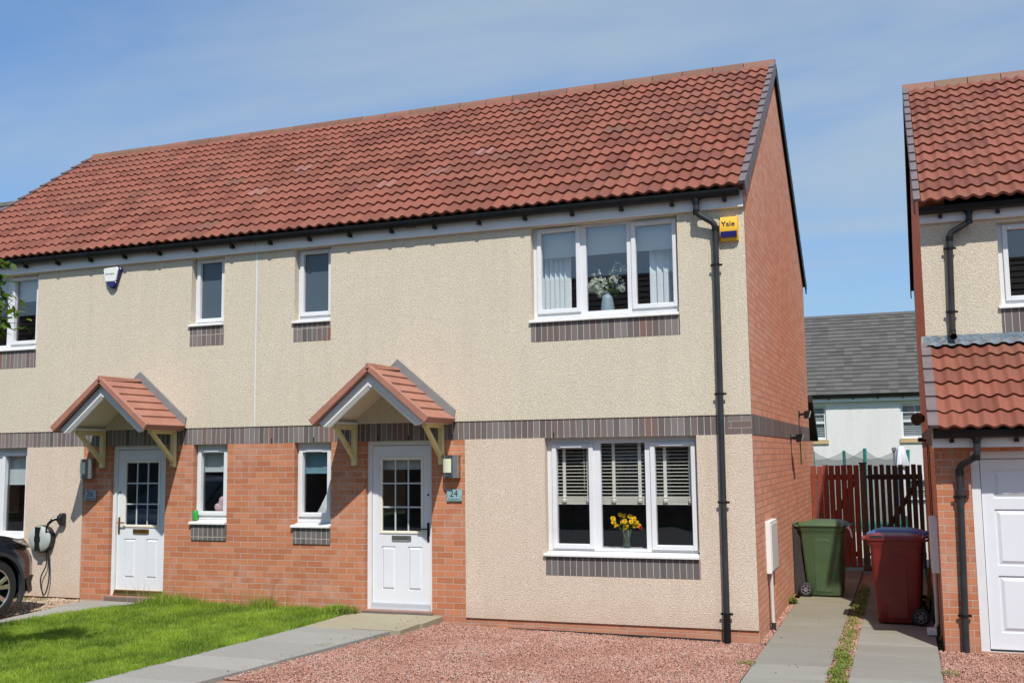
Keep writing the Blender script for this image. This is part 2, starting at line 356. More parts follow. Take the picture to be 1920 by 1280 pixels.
t=NT('lead_flashing'); c=t.ramp(t.noise(5,6,.7),[(.3,(.11,.135,.16)),(.7,(.20,.24,.27))]); c=t.mix(t.ramp(t.noise(3.2,6,.75,dist=1),[(.58,0.0),(.66,.8)]),c,(.50,.44,.16))
t.col(c); t.rough(.45); t.b.inputs['Metallic'].default_value=.35; t.bump(t.noise(12,3),.01); M['lead']=t.m
M['green_can']=plain('bright_green_can',(.03,.36,.05),.3,var=.25,scale=30)
M['pale']=plain('pale_tint',(.6,.65,.6),.4)
M['petal_y']=leaf_mat('yellow_petals',(.85,.50,.01),(.95,.80,.03),.3)
M['petal_w']=leaf_mat('silver_petals',(.40,.47,.47),(.74,.78,.76),.25)
M['petal_b']=leaf_mat('blue_grey_petals',(.30,.38,.50),(.50,.58,.68),.25)
M['petal_r']=leaf_mat('red_petals',(.5,.02,.02),(.6,.05,.02),.25)
M['stem']=plain('green_stem',(.05,.12,.03),.6)
M['vase_blue']=plain('blue_grey_ceramic',(.24,.34,.40),.35,var=.15,scale=60,bump=.004,bscale=90)
M['car']=None
t=NT('black_car_paint'); t.col((.006,.008,.013)); t.rough(.25); t.b.inputs['Coat Weight'].default_value=.5; t.b.inputs['Coat Roughness'].default_value=.03; M['car']=t.m
M['alloy']=plain('alloy_wheel',(.60,.60,.60),.25,metal=.9,var=.05)
M['car_grey']=plain('grey_trim',(.030,.032,.035),.6,var=.1)
M['lens']=plain('headlight_lens',(.45,.38,.33),.1,var=.1)
M['tinted']=plain('tinted_glass',(.01,.012,.014),.04,var=.1)
M['net']=None
t=NT('mesh_net'); t.col((.03,.05,.05)); tr=t.N('ShaderNodeBsdfTransparent'); mx=t.N('ShaderNodeMixShader'); mx.inputs[0].default_value=.42
t.L(tr.outputs[0],mx.inputs[1]); t.L(t.b.outputs[0],mx.inputs[2]); t.L(mx.outputs[0],t.o.inputs['Surface']); M['net']=t.m
M['teal']=plain('teal_foam',(.02,.22,.17),.6,var=.1)
M['parasol']=plain('white_canvas',(.70,.70,.75),.8,var=.06)
M['post_grey']=plain('grey_post',(.18,.18,.20),.5)
M['sill_tan']=plain('sandstone_sill',(.50,.36,.19),.8,var=.1)
M['cladding']=plain('pale_cladding',(.55,.54,.50),.7,var=.05)
M['door_dark']=plain('dark_front_door',(.04,.05,.07),.4,var=.1)

M['weatherbar']=plain('dull_aluminium',(.42,.43,.44),.5,metal=.3,var=.08)
# ---------------------------------------------------------------- building pieces
def g(x):  # ground height along the street front
    if x<=-4: return 0.0
    if x>=-.4: return -.14
    return -.14*(x+4)/3.6
def wall_holes(mb,x0,x1,z0,z1,holes,y,depth,edge=.03):
    """front face at y with rectangular holes (xa,xb,za,zb); reveals go back by depth"""
    xs=sorted({x0,x1,*[min(max(h[i],x0),x1) for h in holes for i in (0,1)]}); zs=sorted({z0,z1,*[min(max(h[i],z0),z1) for h in holes for i in (2,3)]})
    for i in range(len(xs)-1):
        for j in range(len(zs)-1):
            cx,cz=(xs[i]+xs[i+1])/2,(zs[j]+zs[j+1])/2
            if any(h[0]<cx<h[1] and h[2]<cz<h[3] for h in holes): continue
            mb.quad((xs[i],y,zs[j]),(xs[i+1],y,zs[j]),(xs[i+1],y,zs[j+1]),(xs[i],y,zs[j+1]))
    def rv(a,b,closed_edge=depth):
        mb.quad((a[0],y,a[1]),(b[0],y,b[1]),(b[0],y+closed_edge,b[1]),(a[0],y+closed_edge,a[1]))
    for (xa,xb,za,zb) in holes:
        xa,xb=max(xa,x0),min(xb,x1); za,zb=max(za,z0),min(zb,z1)
        if xb<=xa or zb<=za: continue
        if xa>x0: rv((xa,za),(xa,zb))
        if xb<x1: rv((xb,za),(xb,zb))
        if za>z0: rv((xa,za),(xb,za))
        if zb<z1: rv((xa,zb),(xb,zb))
    # outer rim so the layer has thickness
    rv((x0,z0),(x0,z1),edge); rv((x1,z0),(x1,z1),edge); rv((x0,z0),(x1,z0),edge); rv((x0,z1),(x1,z1),edge)
def ring(mb,x0,x1,z0,z1,w,y0,y1,wb=None,wt=None):
    """picture-frame ring, butted corners. w side width, wb bottom, wt top"""
    wb=wb or w; wt=wt or w
    mb.box(x0,x0+w,y0,y1,z0,z1); mb.box(x1-w,x1,y0,y1,z0,z1)
    mb.box(x0+w,x1-w,y0,y1,z0,z0+wb); mb.box(x0+w,x1-w,y0,y1,z1-wt,z1)
def window(parent,hole,panes,y=.10,sill=True,frost=False,label=None,vents=True,sillov=.03,sill_mat='upvc_sill'):
    """hole=(x0,x1,z0,z1) opening; panes=[(xa,xb,za,zb,opening)] are the glass areas"""
    w=part_empty('window',parent,label); x0,x1,z0,z1=hole; z0s=z0+.055
    fr=MB(); yb=y+.07
    holes=[(p[0]-.001,p[1]+.001,p[2]-.001,p[3]+.001) for p in panes]
    # front face of the fixed frame with glass cut-outs, cut-outs get deep reveals
    wall_holes(fr,x0,x1,z0s,z1,holes,y,.045,.07)
    fr.build('frame',M['upvc'],w,bevel=.003)
    for p in panes:
        if p[4]:
            s=MB(); ring(s,p[0]-.055,p[1]+.055,p[2]-.055,p[3]+.055,.054,y-.022,y-.0005); s.build('sash',M['upvc'],w,bevel=.006)
            if vents:
                v=MB(); c=(p[0]+p[1])/2; L=min(.17,(p[1]-p[0])*.36); v.box(c-L,c+L*.85,y-.034,y-.0225,p[3]+.012,p[3]+.028); v.build('trickle_vent',M['upvc'],w,bevel=.003)
        gl=MB(); gl.box(p[0]-.004,p[1]+.004,y+.028,y+.034,p[2]-.004,p[3]+.004); gl.build('pane',M['frost'] if frost else M['glass'],w)
    if sill:
        s=MB(); s.prism([(-.035,z0-.004),(-.035,z0+.022),(y-.004,z0+.052),(y-.004,z0-.004)],'x',x0-sillov,x1-.004); s.build('sill',M[sill_mat],w,bevel=.003)
    return w
def pantiles(name,x0,x1,y0,z0,dy,dz,n,gauge,parent,mat,wave=.15,amp=.033,thick=.031,seg=8,up=1,patches=(),x_anchor=None,flat=False,seed=1):
    """rows of interlocking tiles. eave line at (y0,z0), slope unit (dy,dz) going up; up=+1 front slope, normals away"""
    rng=np.random.default_rng(seed); L=math.hypot(dy,dz); dy/=L; dz/=L
    ny,nz=(-dz,dy) if dy>0 else (dz,-dy)
    if nz<0: ny,nz=-ny,-nz
    xa=x_anchor if x_anchor is not None else x0
    if flat: xs=np.arange(x0,x1+1e-6,.30)
    else: xs=np.arange(x0,x1+wave/seg*.5,wave/seg)
    xs[-1]=x1
    ph=((xs-xa)/wave)%1.0
    if flat: h=np.zeros_like(xs)
    else: h=amp*((.5+.5*np.cos(2*PI*ph))**1.15)-.3*amp*np.exp(-((ph-.5)/.10)**2)*0
    V=[];F=[];T=[];P=[]
    m=len(xs)
    ntile=int((x1-x0)/.30)+3
    for i in range(n):
        sa=i*gauge-.018; sb=(i+1)*gauge+.03
        jit=rng.normal(0,.0022,ntile*2)
        tid=np.floor((xs-xa)/.30).astype(int); tid=tid-tid.min()
        j=np.repeat(0.0,m)+jit[np.clip(tid,0,len(jit)-1)]
        # rows: bottom lip, top of lip, upper end
        for (s,n_) in ((sa+.010,h-.004),(sa,h+thick+j),(sb,h*1.0+.001)):
            V.append(np.stack([xs,y0+dy*(s)+ny*n_,z0+dz*(s)+nz*n_],1))
        base=i*3*m
        tint=rng.random(ntile*2); tint=np.where(rng.random(ntile*2)<.035,rng.random(ntile*2)*.08+.90,tint*.85)
        for r in range(2):
            a=base+r*m+np.arange(m-1)
            F.append(np.stack([a,a+1,a+m+1,a+m],1))
            mid=(xs[:-1]+xs[1:])/2; ti=np.floor((mid-xa)/.30).astype(int); ti=ti-ti.min()
            tt=tint[np.clip(ti,0,len(tint)-1)]
            T.append(tt if r==1 else tt*.5)
            pp=np.zeros(m-1)
            for (px,row,wd,val) in patches:
                if row==i: pp=np.where((mid>px)&(mid<px+wd)&(((mid-px)%.15)<.11),val,pp)
            P.append(pp)
    V=np.concatenate(V);F=np.concatenate(F)
    o=np_mesh(name,V,F,mat,{'tint':np.concatenate(T),'patch':np.concatenate(P)})
    o.data.polygons.foreach_set('use_smooth',[True]*len(o.data.polygons)); smooth_angle(o.data,38)
    setpar(o,parent); return o
def verge(name,x,y0,z0,dy,dz,n,gauge,parent,side=1,w=.072,drop=.125,mat='verge'):
    """stepped dry-verge units along a rake; side=+1 outer face looks to +x"""
    L=math.hypot(dy,dz); dy/=L;dz/=L; ny,nz=(-dz,dy) if dy>0 else (dz,-dy)
    if nz<0: ny,nz=-ny,-nz
    mb=MB()
    def pt(xx,s,nn): return (xx,y0+dy*s+ny*nn,z0+dz*s+nz*nn)
    for i in range(n):
        s0=i*gauge-.03; s1=(i+1)*gauge-.004; e=.0 ; lo=.056; hi=.042
        xi,xo=x-side*w,x
        P=[pt(xi,s0,.028),pt(xo,s0,.028),pt(xo,s1,.016),pt(xi,s1,.016),pt(xi,s0,lo+.016),pt(xo,s0,lo+.016),pt(xo,s1,hi+.002),pt(xi,s1,hi+.002)]
        mb.hexa(P)
        xa,xb=x-side*.014,x+side*.004
        P=[pt(xa,s0,-drop),pt(xb,s0,-drop),pt(xb,s1,-drop+.01),pt(xa,s1,-drop+.01),pt(xa,s0,lo+.018),pt(xb,s0,lo+.018),pt(xb,s1,hi+.004),pt(xa,s1,hi+.004)]
        mb.hexa(P)
    return mb.build(name,M[mat],parent,bevel=.004)
def ridge_tiles(parent,x0,x1,y,z,L=.45,r=.115,mat='ridge',endcap=True):
    n=int(round((x1-x0)/L)); d=(x1-x0)/n; V=MB(); rng=random.Random(5)
    for i in range(n):
        a=x0+i*d+.004; b=x0+(i+1)*d-.004; zz=z+rng.uniform(-.003,.003); tt=rng.random()
        pts=[(-r,-.075),(-r*.80,-.005),(-r*.42,.052),(0,.072),(r*.42,.052),(r*.80,-.005),(r,-.075)]
        out=[(y+p[0],zz+p[1]) for p in pts]; inn=[(y+p[0]*.86,zz+p[1]-.02) for p in pts][::-1]
        V.prism(out+inn,'x',a,b,tint=tt)
    o=V.build('ridge',M[mat],parent,bevel=.003); return o
def gutter(parent,x0,x1,y,z,r=.056,brk=None,ends=True,unions=(),mat='black_pvc'):
    mb=MB(); n=10
    q=1.5
    prof=[(y+r*math.cos(t),z+q*r*math.sin(t)) for t in [PI+PI*k/n for k in range(n+1)]]
    inner=[(y+(r-.006)*math.cos(t),z+q*(r-.006)*math.sin(t)) for t in [PI+PI*k/n for k in range(n+1)]][::-1]
    mb.prism(prof+inner,'x',x0,x1)
    for xe in (x0,x1): mb.prism([(y+(r+.004)*math.cos(t),z+.004+q*(r+.004)*math.sin(t)) for t in [PI+PI*k/n for k in range(n+1)]],'x',xe-.004,xe+.004)
    for u in unions: mb.prism([(y+(r+.006)*math.cos(t),z+q*(r+.006)*math.sin(t)) for t in [PI+PI*k/n for k in range(n+1)]],'x',u-.06,u+.06)
    o=mb.build('gutter',M[mat],parent)
    for xb in (brk or []):
        b=MB(); b.prism([(y+(r+.008)*math.cos(t),z+q*(r+.008)*math.sin(t)) for t in [PI+PI*k/n for k in range(n+1)]],'x',xb-.012,xb+.012)
        b.box(xb-.016,xb+.016,y-.012,y+r+.02,z-q*r-.036,z-q*r-.004); b.box(xb-.022,xb+.022,y+.012,y+r+.016,z-q*r-.042,z-q*r-.018); b.build('gutter_bracket',M[mat],o)
    return o
def downpipe(parent,pts,r=.034,collars=(),clips=(),foot=None,label=None):
    """pts polyline; bends rounded"""
    P=[Vector(p) for p in pts]; out=[P[0]]
    for i in range(1,len(P)-1):
        a=(P[i-1]-P[i]).normalized(); b=(P[i+1]-P[i]).normalized(); q=.055
        for t in np.linspace(0,1,6):
            s=P[i]+a*q*(1-t)**2+b*q*t**2; out.append(s)
    out.append(P[-1]); mb=MB(); mb.tube(out,r,14); o=mb.build('downpipe',M['grey_pipe'],parent,smooth=True)
    if label: o['label']=label
    for (p,q) in collars: c=MB(); c.tube([p,q],r+.006,14); c.build('pipe_socket',M['black_pvc'],o,smooth=True)
    for (x,yy,z) in clips:
        k=MB(); k.tube([(x,yy,z-.014),(x,yy,z+.014)],r+.006,12); k.box(x-r-.032,x-r-.002,yy+.0,yy+.014,z-.012,z+.012); k.box(x+r+.002,x+r+.032,yy+.0,yy+.014,z-.012,z+.012)
        k.box(x-.012,x+.012,yy+r,yy+r+.03,z-.01,z+.01); k.build('pipe_clip',M['black_pvc'],o)
    return o
def canopy(parent,xc,hw=.73,yf=-.80,zr=2.955,ze=2.352,broken=False):
    c=part_empty('porch_canopy',parent)
    sl=math.hypot(hw,zr-ze)
    for s in (-1,1):
        mb=MB(); n=6
        ux,uz=s*hw/sl,-(zr-ze)/sl; nx,nz=s*(zr-ze)/sl,hw/sl
        def P(a,y,h): return (xc+ux*a+nx*h,y,zr+uz*a+nz*h)
        for i in range(n):
            a0=i*sl/n; a1=(i+1)*sl/n+.004
            h0,h1=.014,.034
            mb.hexa([P(a0,yf+.05,-.0),P(a1,yf+.05,-.0),P(a1,-.018,-.0),P(a0,-.018,-.0),P(a0,yf+.05,h0),P(a1,yf+.05,h1),P(a1,-.018,h1),P(a0,-.018,h0)])
        # rolled front verge band and eave band
        mb.hexa([P(-.01,yf-.012,-.035),P(sl+.05,yf-.012,-.045),P(sl+.05,yf+.052,-.045),P(-.01,yf+.052,-.035),P(-.01,yf-.012,.036),P(sl+.05,yf-.012,.046),P(sl+.05,yf+.052,.046),P(-.01,yf+.052,.036)])
        mb.hexa([P(sl-.01,yf+.052,-.045),P(sl+.05,yf+.052,-.045),P(sl+.05,-.02,-.045),P(sl-.01,-.02,-.045),P(sl-.01,yf+.052,.036),P(sl+.05,yf+.052,.044),P(sl+.05,-.02,.044),P(sl-.01,-.02,.036)])
        mb.build('tiled_slope',M['grp'],c,bevel=.006)
        # white front board
        f=MB()
        def Q(a,y,h): return (xc+ux*a+nx*h,y,zr+uz*a+nz*h)
        f.hexa([Q(.0,yf+.075,-.13),Q(sl-.02,yf+.075,-.13),Q(sl-.02,yf+.11,-.13),Q(.0,yf+.11,-.13),Q(0,yf+.075,-.030),Q(sl+.0,yf+.075,-.040),Q(sl+.0,yf+.11,-.040),Q(0,yf+.11,-.030)])
        f.hexa([Q(.03,yf+.105,-.178),Q(sl-.07,yf+.105,-.178),Q(sl-.07,yf+.13,-.178),Q(.03,yf+.13,-.178),Q(0.02,yf+.068,-.131),Q(sl-.03,yf+.068,-.131),Q(sl-.03,yf+.13,-.131),Q(0.02,yf+.13,-.131)])
        f.build('fascia_board',M['grp_white'],c,bevel=.004)
        u=MB(); u.hexa([Q(.0,yf+.112,-.09),Q(sl+.02,yf+.112,-.07),Q(sl+.02,-.004,-.07),Q(.0,-.004,-.09),Q(0,yf+.112,-.047),Q(sl+.02,yf+.112,-.047),Q(sl+.02,-.004,-.047),Q(0,-.004,-.047)])
        u.build('soffit',M['soffit_cream'],c)
        # eave box board under lower edge
        e=MB(); xe=xc+s*(hw-.03); e.box(min(xe,xe-s*.14),max(xe,xe-s*.14),yf+.10,-.004,ze-.045,ze-.012); e.build('eave_board',M['grp_white'],c,bevel=.004)
        # wall upstand
        w=MB(); w.prism([(P(-.0,0,.0)[0],P(-.0,0,.0)[2]),(P(sl+.02,0,-.02)[0],P(sl+.02,0,-.02)[2]),(P(sl+.02,0,-.02)[0]+s*.035,P(sl+.02,0,0)[2]+.02),(P(sl-.02,0,.11)[0],P(sl-.02,0,.13)[2]),(P(.0,0,0)[0],P(0,0,0)[2]+.165)],'y',-.024,-.002)
        w.build('wall_upstand',M['lead_grey'],c,bevel=.003)
    ap=MB(); ap.prism([(xc-.085,zr-.15),(xc,zr-.235),(xc+.085,zr-.15),(xc+.03,zr-.045),(xc,zr-.02),(xc-.03,zr-.045)],'y',yf+.073,yf+.108); ap.build('apex_board',M['grp_white'],c,bevel=.003)
    cap=MB(); cap.hexa([(xc-.045,yf-.014,zr-.02),(xc+.045,yf-.014,zr-.02),(xc+.045,-.02,zr+.015),(xc-.045,-.02,zr+.015),(xc-.02,yf-.014,zr+.056),(xc+.02,yf-.014,zr+.056),(xc+.02,-.02,zr+.056),(xc-.02,-.02,zr+.056)]); cap.build('ridge_cap',M['grp'],c,bevel=.01)
    for s in (-1,1):
        x=xc+s*.60+(0 if s<0 else .0); b=MB(); zt=ze-.046
        b.box(x-.032,x+.032,-.062,-.002,1.80,zt); b.box(x-.03,x+.03,-.52,-.0625,zt-.062,zt)
        for (a1,z1,a2,z2) in ((-.062,1.90,-.47,zt-.063),): 
            b.hexa([(x-.024,a1,z1-.035),(x+.024,a1,z1-.035),(x+.024,a2-.03,z2),(x-.024,a2-.03,z2),(x-.024,a1,z1+.045),(x+.024,a1,z1+.045),(x+.024,a2+.045,z2),(x-.024,a2+.045,z2)])
        b.build('support_bracket',M['timber_cream'],c,bevel=.004)
    return c
def front_door(parent,hole,side,trim,metal,threshold,y=.11,bars=True):
    x0,x1,z0,z1=hole; d=part_empty('front_door',parent)
    f=MB(); ring(f,x0,x1,z0,z1,.052,y-.035,y+.05,wb=.002,wt=.052); f.build('door_frame',M['upvc'],d,bevel=.004)
    a,b=x0+.056,x1-.056; zb=z0+.075; zt=z1-.058
    W=b-a; gx0,gx1=a+W*.165,b-W*.165; gz0,gz1=z0+.955,z1-.235
    lf=MB(); ph=[(gx0,gx1,gz0,gz1)]
    pw=W*.235; pz0,pz1=z0+.235,z0+.765; pl=[(a+W*.155,a+W*.155+pw),(b-W*.155-pw,b-W*.155)]
    wall_holes(lf,a,b,zb,zt,ph+[(p,q,pz0,pz1) for p,q in pl],y,.016,.04); leaf=lf.build('door_leaf',M['door_white'],d)
    # raised fielded panels
    for p,q in pl:
        r=MB(); r.quad((p,y+.012,pz0),(q,y+.012,pz0),(q,y+.012,pz1),(p,y+.012,pz1)); o=.03
        r.hexa([(p+o,y-.004,pz0+o),(q-o,y-.004,pz0+o),(q-o+.022,y+.012,pz0+o-.022),(p+o-.022,y+.012,pz0+o-.022),(p+o,y-.004,pz1-o),(q-o,y-.004,pz1-o),(q-o+.022,y+.012,pz1-o+.022),(p+o-.022,y+.012,pz1-o+.022)]); r.build('raised_panel',M['door_white'],leaf,bevel=.002)
    bd=MB(); ring(bd,gx0-.034,gx1+.034,gz0-.034,gz1+.034,.036,y-.012,y-.0005); bd.build('glazing_bead',M['bead'],leaf,bevel=.006)
    gl=MB(); gl.box(gx0-.002,gx1+.002,y+.012,y+.016,gz0-.002,gz1+.002); gl.build('pane',M['glass'],leaf)
    gb=MB()
    for k in (1,2):
        xx=gx0+(gx1-gx0)*k/3; gb.box(xx-.009,xx+.009,y+.004,y+.011,gz0,gz1)
        zz=gz0+(gz1-gz0)*k/3; gb.box(gx0,gx1,y+.0045,y+.0105,zz-.009,zz+.009)
    gb.build('glazing_bars',M['bar_grey'],leaf)
    # letter plate
    xc=(a+b)/2+ (0.0); L=MB(); L.box(xc-.135,xc+.135,y-.012,y-.0005,z0+.835,z0+.900); L.box(xc-.12,xc+.12,y-.020,y-.012,z0+.842,z0+.886); L.build('letter_plate',M[metal if metal!='black' else 'chrome'],leaf,bevel=.004)
    xh=b-.035 if side>0 else a+.035; H=MB(); H.box(xh-.016,xh+.016,y-.012,y-.0005,z0+.83,z0+1.06)
    H.tube([(xh,y-.012,z0+.985),(xh,y-.045,z0+.985),(xh-side*.03,y-.052,z0+.985),(xh-side*.125,y-.050,z0+.985)],.010,8); H.build('door_handle',M[metal],leaf,bevel=.003)
    sp=MB(); sp.lathe([(.012,0),(.012,.006),(.004,.009)],(xh-(side*.0),y-.008,z0+1.40),12,ax='y'); sp.build('spy_hole',M['black'],leaf)
    T=MB(); T.prism([(y-.045,z0+.03),(y-.06,z0+.004),(y-.06,z0-.0),(y+.05,z0),(y+.05,z0+.074),(y-.03,z0+.074)],'x',x0+.054,x1-.054); T.build('threshold',M[threshold],d,bevel=.003)
    st=MB(); st.box(x0-.025,x1+.01,-.03,y+.02,z0-.075,z0-.001); st.build('door_step',M['step'],d,bevel=.01)
    return d
# ---------------------------------------------------------------- the pair of houses
TY,TZ=-.145,4.865; SLY,SLZ=3.895,2.79      # front eave line and slope vector
NC=16; SL=math.hypot(SLY,SLZ); GA=SL/NC*.995
YR=TY+SLY; ZR=TZ+SLZ
h24=thing('semi_detached_house','cream roughcast and red brick house with number 24 beside its white door','house',(-3.2,0,-.1))
h26=thing('semi_detached_house','left half of the pair, cream roughcast and brick house with number 26','house',(-9.5,0,0))
JX=-6.43; LX=-12.68
BIGU=(-2.55,-.765,3.475,4.64); SMU=(-5.85,-5.312,3.655,4.64)
BIGL=(-2.412,-.618,.735,2.10); SML=(-5.835,-5.292,1.02,2.10); DR=(-4.80,-3.885,.03,2.10)
mb=MB(); wall_holes(mb,JX,.0,2.32,4.80,[BIGU,SMU],0,.10,.02); mb.build('upper_roughcast_wall',M['harl_up'],h24)
mb=MB(); wall_holes(mb,-3.435,.0,-.012,2.10,[BIGL],0,.10,.02); 
mb.build('lower_roughcast_wall',M['harl_low'],h24)
mb=MB(); wall_holes(mb,JX,-3.436,-.4,2.099,[SML,DR],.012,.10,.10)
mb.quad((-3.436,.018,-.4),(-.0005,.018,-.4),(-.0005,.018,.0),(-3.436,.018,.0))
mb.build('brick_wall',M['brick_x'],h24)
mb=MB(); wall_holes(mb,JX,-.262,2.10,2.32,[],.010,.02,.1); mb.build('soldier_course',M['sold_band'],h24)
mb=MB(); wall_holes(mb,-.262,.0,2.10,2.32,[],.009,.02,.1); mb.build('corner_bricks',M['sold_corner'],h24)
for (xa,xb,za,zb,m) in ((-2.562,-.762,3.245,3.474,'sold_b'),(-5.862,-5.306,3.41,3.654,'sold_b'),(-2.418,-.612,.515,.734,'sold_a'),(-5.84,-5.296,.812,1.019,'sold_a')):
    mb=MB(); mb.box(xa,xb,-.003,.03,za,zb); mb.build('sill_soldiers',M[m],h24)
# black movement-joint strips / weep slots in the soldier band
for u in (-6.18,-5.55,-4.62,-4.20,-3.60,-2.3): 
    mb=MB(); mb.box(u-.006,u+.006,.003,.02,2.10,2.165); mb.build('weep_vent',M['black_matt'],h24)
mb=MB(); mb.hexa([(-2.9,.006,-.155),(-.42,.006,-.18),(-.42,.03,-.18),(-2.9,.03,-.155),(-2.9,.006,-.108),(-.42,.006,-.128),(-.42,.03,-.128),(-2.9,.03,-.108)]); mb.build('damp_course',M['black_matt'],h24)
# gable wall to the right, as one slab with thickness
def gable(parent,x,out,yb,zb,mat,ye,ze,yr,zr,y0=.02,th=.28,name='gable_wall'):
    mb=MB(); mb.prism([(y0,-.5),(yb,-.5),(yb,ze),(yr,zr),(y0,ze)],'x',min(x,x-out*th),max(x,x-out*th)); return mb.build(name,M[mat],parent)
GD=7.45; zt=TZ+.715*(.02-TY)-.05
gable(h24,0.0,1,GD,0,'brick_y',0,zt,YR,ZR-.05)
mb=MB(); mb.box(0,.004,.0105,GD,2.10,2.32); mb.build('gable_soldier_course',M['sold_band_y'],h24)
mb=MB(); mb.box(-.03,.0,.0012,.0192,2.322,4.80); mb.box(-.03,.0,.0012,.0192,-.01,2.098); mb.build('corner_bead',M['harl_up'],h24)
mb=MB(); mb.box(JX+.01,-.29,GD-.2,GD,-.4,4.85); mb.build('rear_wall',M['room'],h24)
mb=MB(); mb.prism([(.15,-.3),(GD-.2,-.3),(GD-.2,4.8),(YR,ZR-.1),(.15,4.8)],'x',JX-.03,JX+.03); mb.build('party_wall',M['room'],h24)
for zf in (.0,2.42,4.75):
    mb=MB(); mb.box(JX+.031,-.281,.19,GD-.21,zf-.12,zf); mb.build('floor_slab',M['room_floor'],h24)
mb=MB()
for xx in (-5.0,-3.1): mb.box(xx-.05,xx+.05,.19,GD-.21,.001,4.6)
mb.box(JX+.031,-.281,3.2,3.3,.001,4.6); mb.build('inner_partition',M['room'],h24)
patches=[(-3.95,7,.28,.35),(-4.42,5,.28,.25),(-5.13,4,.28,.22)]
pantiles('roof',JX,-.035,TY,TZ,SLY,SLZ,NC,GA,h24,M['tile'],x_anchor=.02,patches=patches,seed=3)
rf2=pantiles('rear_roof',JX,-.035,2*YR-TY,TZ,-SLY,SLZ,NC,GA,h24,M['tile'],x_anchor=.02,seg=6,seed=4)
ridge_tiles(h24,JX,.045,YR,ZR+.012)
verge('verge',.045,TY,TZ,SLY,SLZ,NC,GA,h24); verge('rear_verge',.045,2*YR-TY,TZ,-SLY,SLZ,NC,GA,h24,drop=.15,mat='black_matt')  # rear verge is the same unit in black, its underside shade put into the colour
mb=MB(); mb.box(JX,.0,-.055,-.03,4.648,4.835); mb.box(JX,0,-.03,-.001,4.648,4.66); fas=mb.build('fascia',M['fascia'],h24,bevel=.002)
BR=[-.2-.598*k for k in range(18)]
gutter(h24,JX,-.035,-.118,4.842,brk=[b for b in BR if b>JX],unions=(-4.1,-.515))
downpipe(h24,[(-.515,-.118,4.80),(-.515,-.118,4.60),(-.315,-.072,4.47),(-.335,-.06,-.15)],collars=[((-.515,-.118,4.80),(-.515,-.118,4.70)),((-.515,-.118,4.64),(-.515,-.116,4.585)),((-.315,-.072,4.44),(-.315,-.072,4.39)),((-.333,-.06,.16),(-.335,-.06,-.14))],clips=[(-.318,-.066,4.0),(-.324,-.062,2.55),(-.328,-.06,1.36),(-.334,-.06,.16)],label='faded black downpipe at the right corner')
# windows of 24
window(h24,BIGU,[(-2.448,-2.012,3.64,4.575,1),(-1.885,-1.388,3.59,4.607,0),(-1.278,-.845,3.635,4.563,1)])
window(h24,SMU,[(-5.768,-5.396,3.807,4.578,1)],frost=True,label='small window with obscured glass')
window(h24,BIGL,[(-2.30,-1.905,.868,1.973,1),(-1.762,-1.235,.825,2.027,0),(-1.117,-.705,.872,1.978,1)])
window(h24,SML,[(-5.758,-5.395,1.203,1.970,1)])
front_door(h24,DR,1,'upvc','black','weatherbar')
canopy(h24,-4.335)
# ---- house 26
def mirror(x): return x
BU6=(-12.0,-10.20,3.52,4.64); SU6=(-7.49,-6.955,3.70,4.64); BL6=(-12.1,-10.29,.80,2.10); SL6=(-7.41,-6.865,1.045,2.10); D6=(-8.79,-7.86,.06,2.10)
mb=MB(); wall_holes(mb,LX,JX-.022,2.32,4.80,[BU6,SU6],0,.10,.02); mb.build('upper_roughcast_wall',M['harl_up'],h26)
mb=MB(); mb.box(JX-.021,JX-.001,-.002,.02,2.321,4.80); mb.build('movement_joint',M['upvc'],h26)
mb=MB(); wall_holes(mb,LX,-9.262,.012,2.10,[BL6],0,.10,.02); mb.build('lower_roughcast_wall',M['harl_low'],h26)
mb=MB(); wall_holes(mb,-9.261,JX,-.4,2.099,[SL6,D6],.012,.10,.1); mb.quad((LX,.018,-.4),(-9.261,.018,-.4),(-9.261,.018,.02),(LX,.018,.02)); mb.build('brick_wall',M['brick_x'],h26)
mb=MB(); wall_holes(mb,LX,JX,2.10,2.32,[],.010,.02,.1); mb.build('soldier_course',M['sold_band'],h26)
for (xa,xb,za,zb,m) in ((-12.01,-10.198,3.26,3.519,'sold_b'),(-7.50,-6.95,3.43,3.699,'sold_b'),(-7.415,-6.86,.835,1.044,'sold_a')):
    mb=MB(); mb.box(xa,xb,-.003,.03,za,zb); mb.build('sill_soldiers',M[m],h26)
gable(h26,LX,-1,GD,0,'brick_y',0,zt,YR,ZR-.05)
mb=MB(); mb.box(LX+.29,JX-.032,GD-.2,GD,-.4,4.85); mb.build('rear_wall',M['room'],h26)
for zf in (.0,2.42,4.75):
    mb=MB(); mb.box(LX+.281,JX-.032,.19,GD-.21,zf-.12,zf); mb.build('floor_slab',M['room_floor'],h26)
mb=MB()
for xx in (-9.6,-7.8): mb.box(xx-.05,xx+.05,.19,GD-.21,.001,4.6)
mb.box(LX+.281,JX-.032,3.2,3.3,.001,4.6); mb.build('inner_partition',M['room'],h26)
pantiles('roof',LX+.035,JX-.002,TY,TZ,SLY,SLZ,NC,GA,h26,M['tile'],x_anchor=.02,patches=[(-7.0,8,.28,.28),(-7.35,5,.28,.2)],seed=5)
pantiles('rear_roof',LX+.035,JX-.002,2*YR-TY,TZ,-SLY,SLZ,NC,GA,h26,M['tile'],x_anchor=.02,seg=6,seed=6)
ridge_tiles(h26,LX-.02,JX-.004,YR,ZR+.012)
verge('verge',LX-.045,TY,TZ,SLY,SLZ,NC,GA,h26,side=-1); verge('rear_verge',LX-.045,2*YR-TY,TZ,-SLY,SLZ,NC,GA,h26,side=-1)
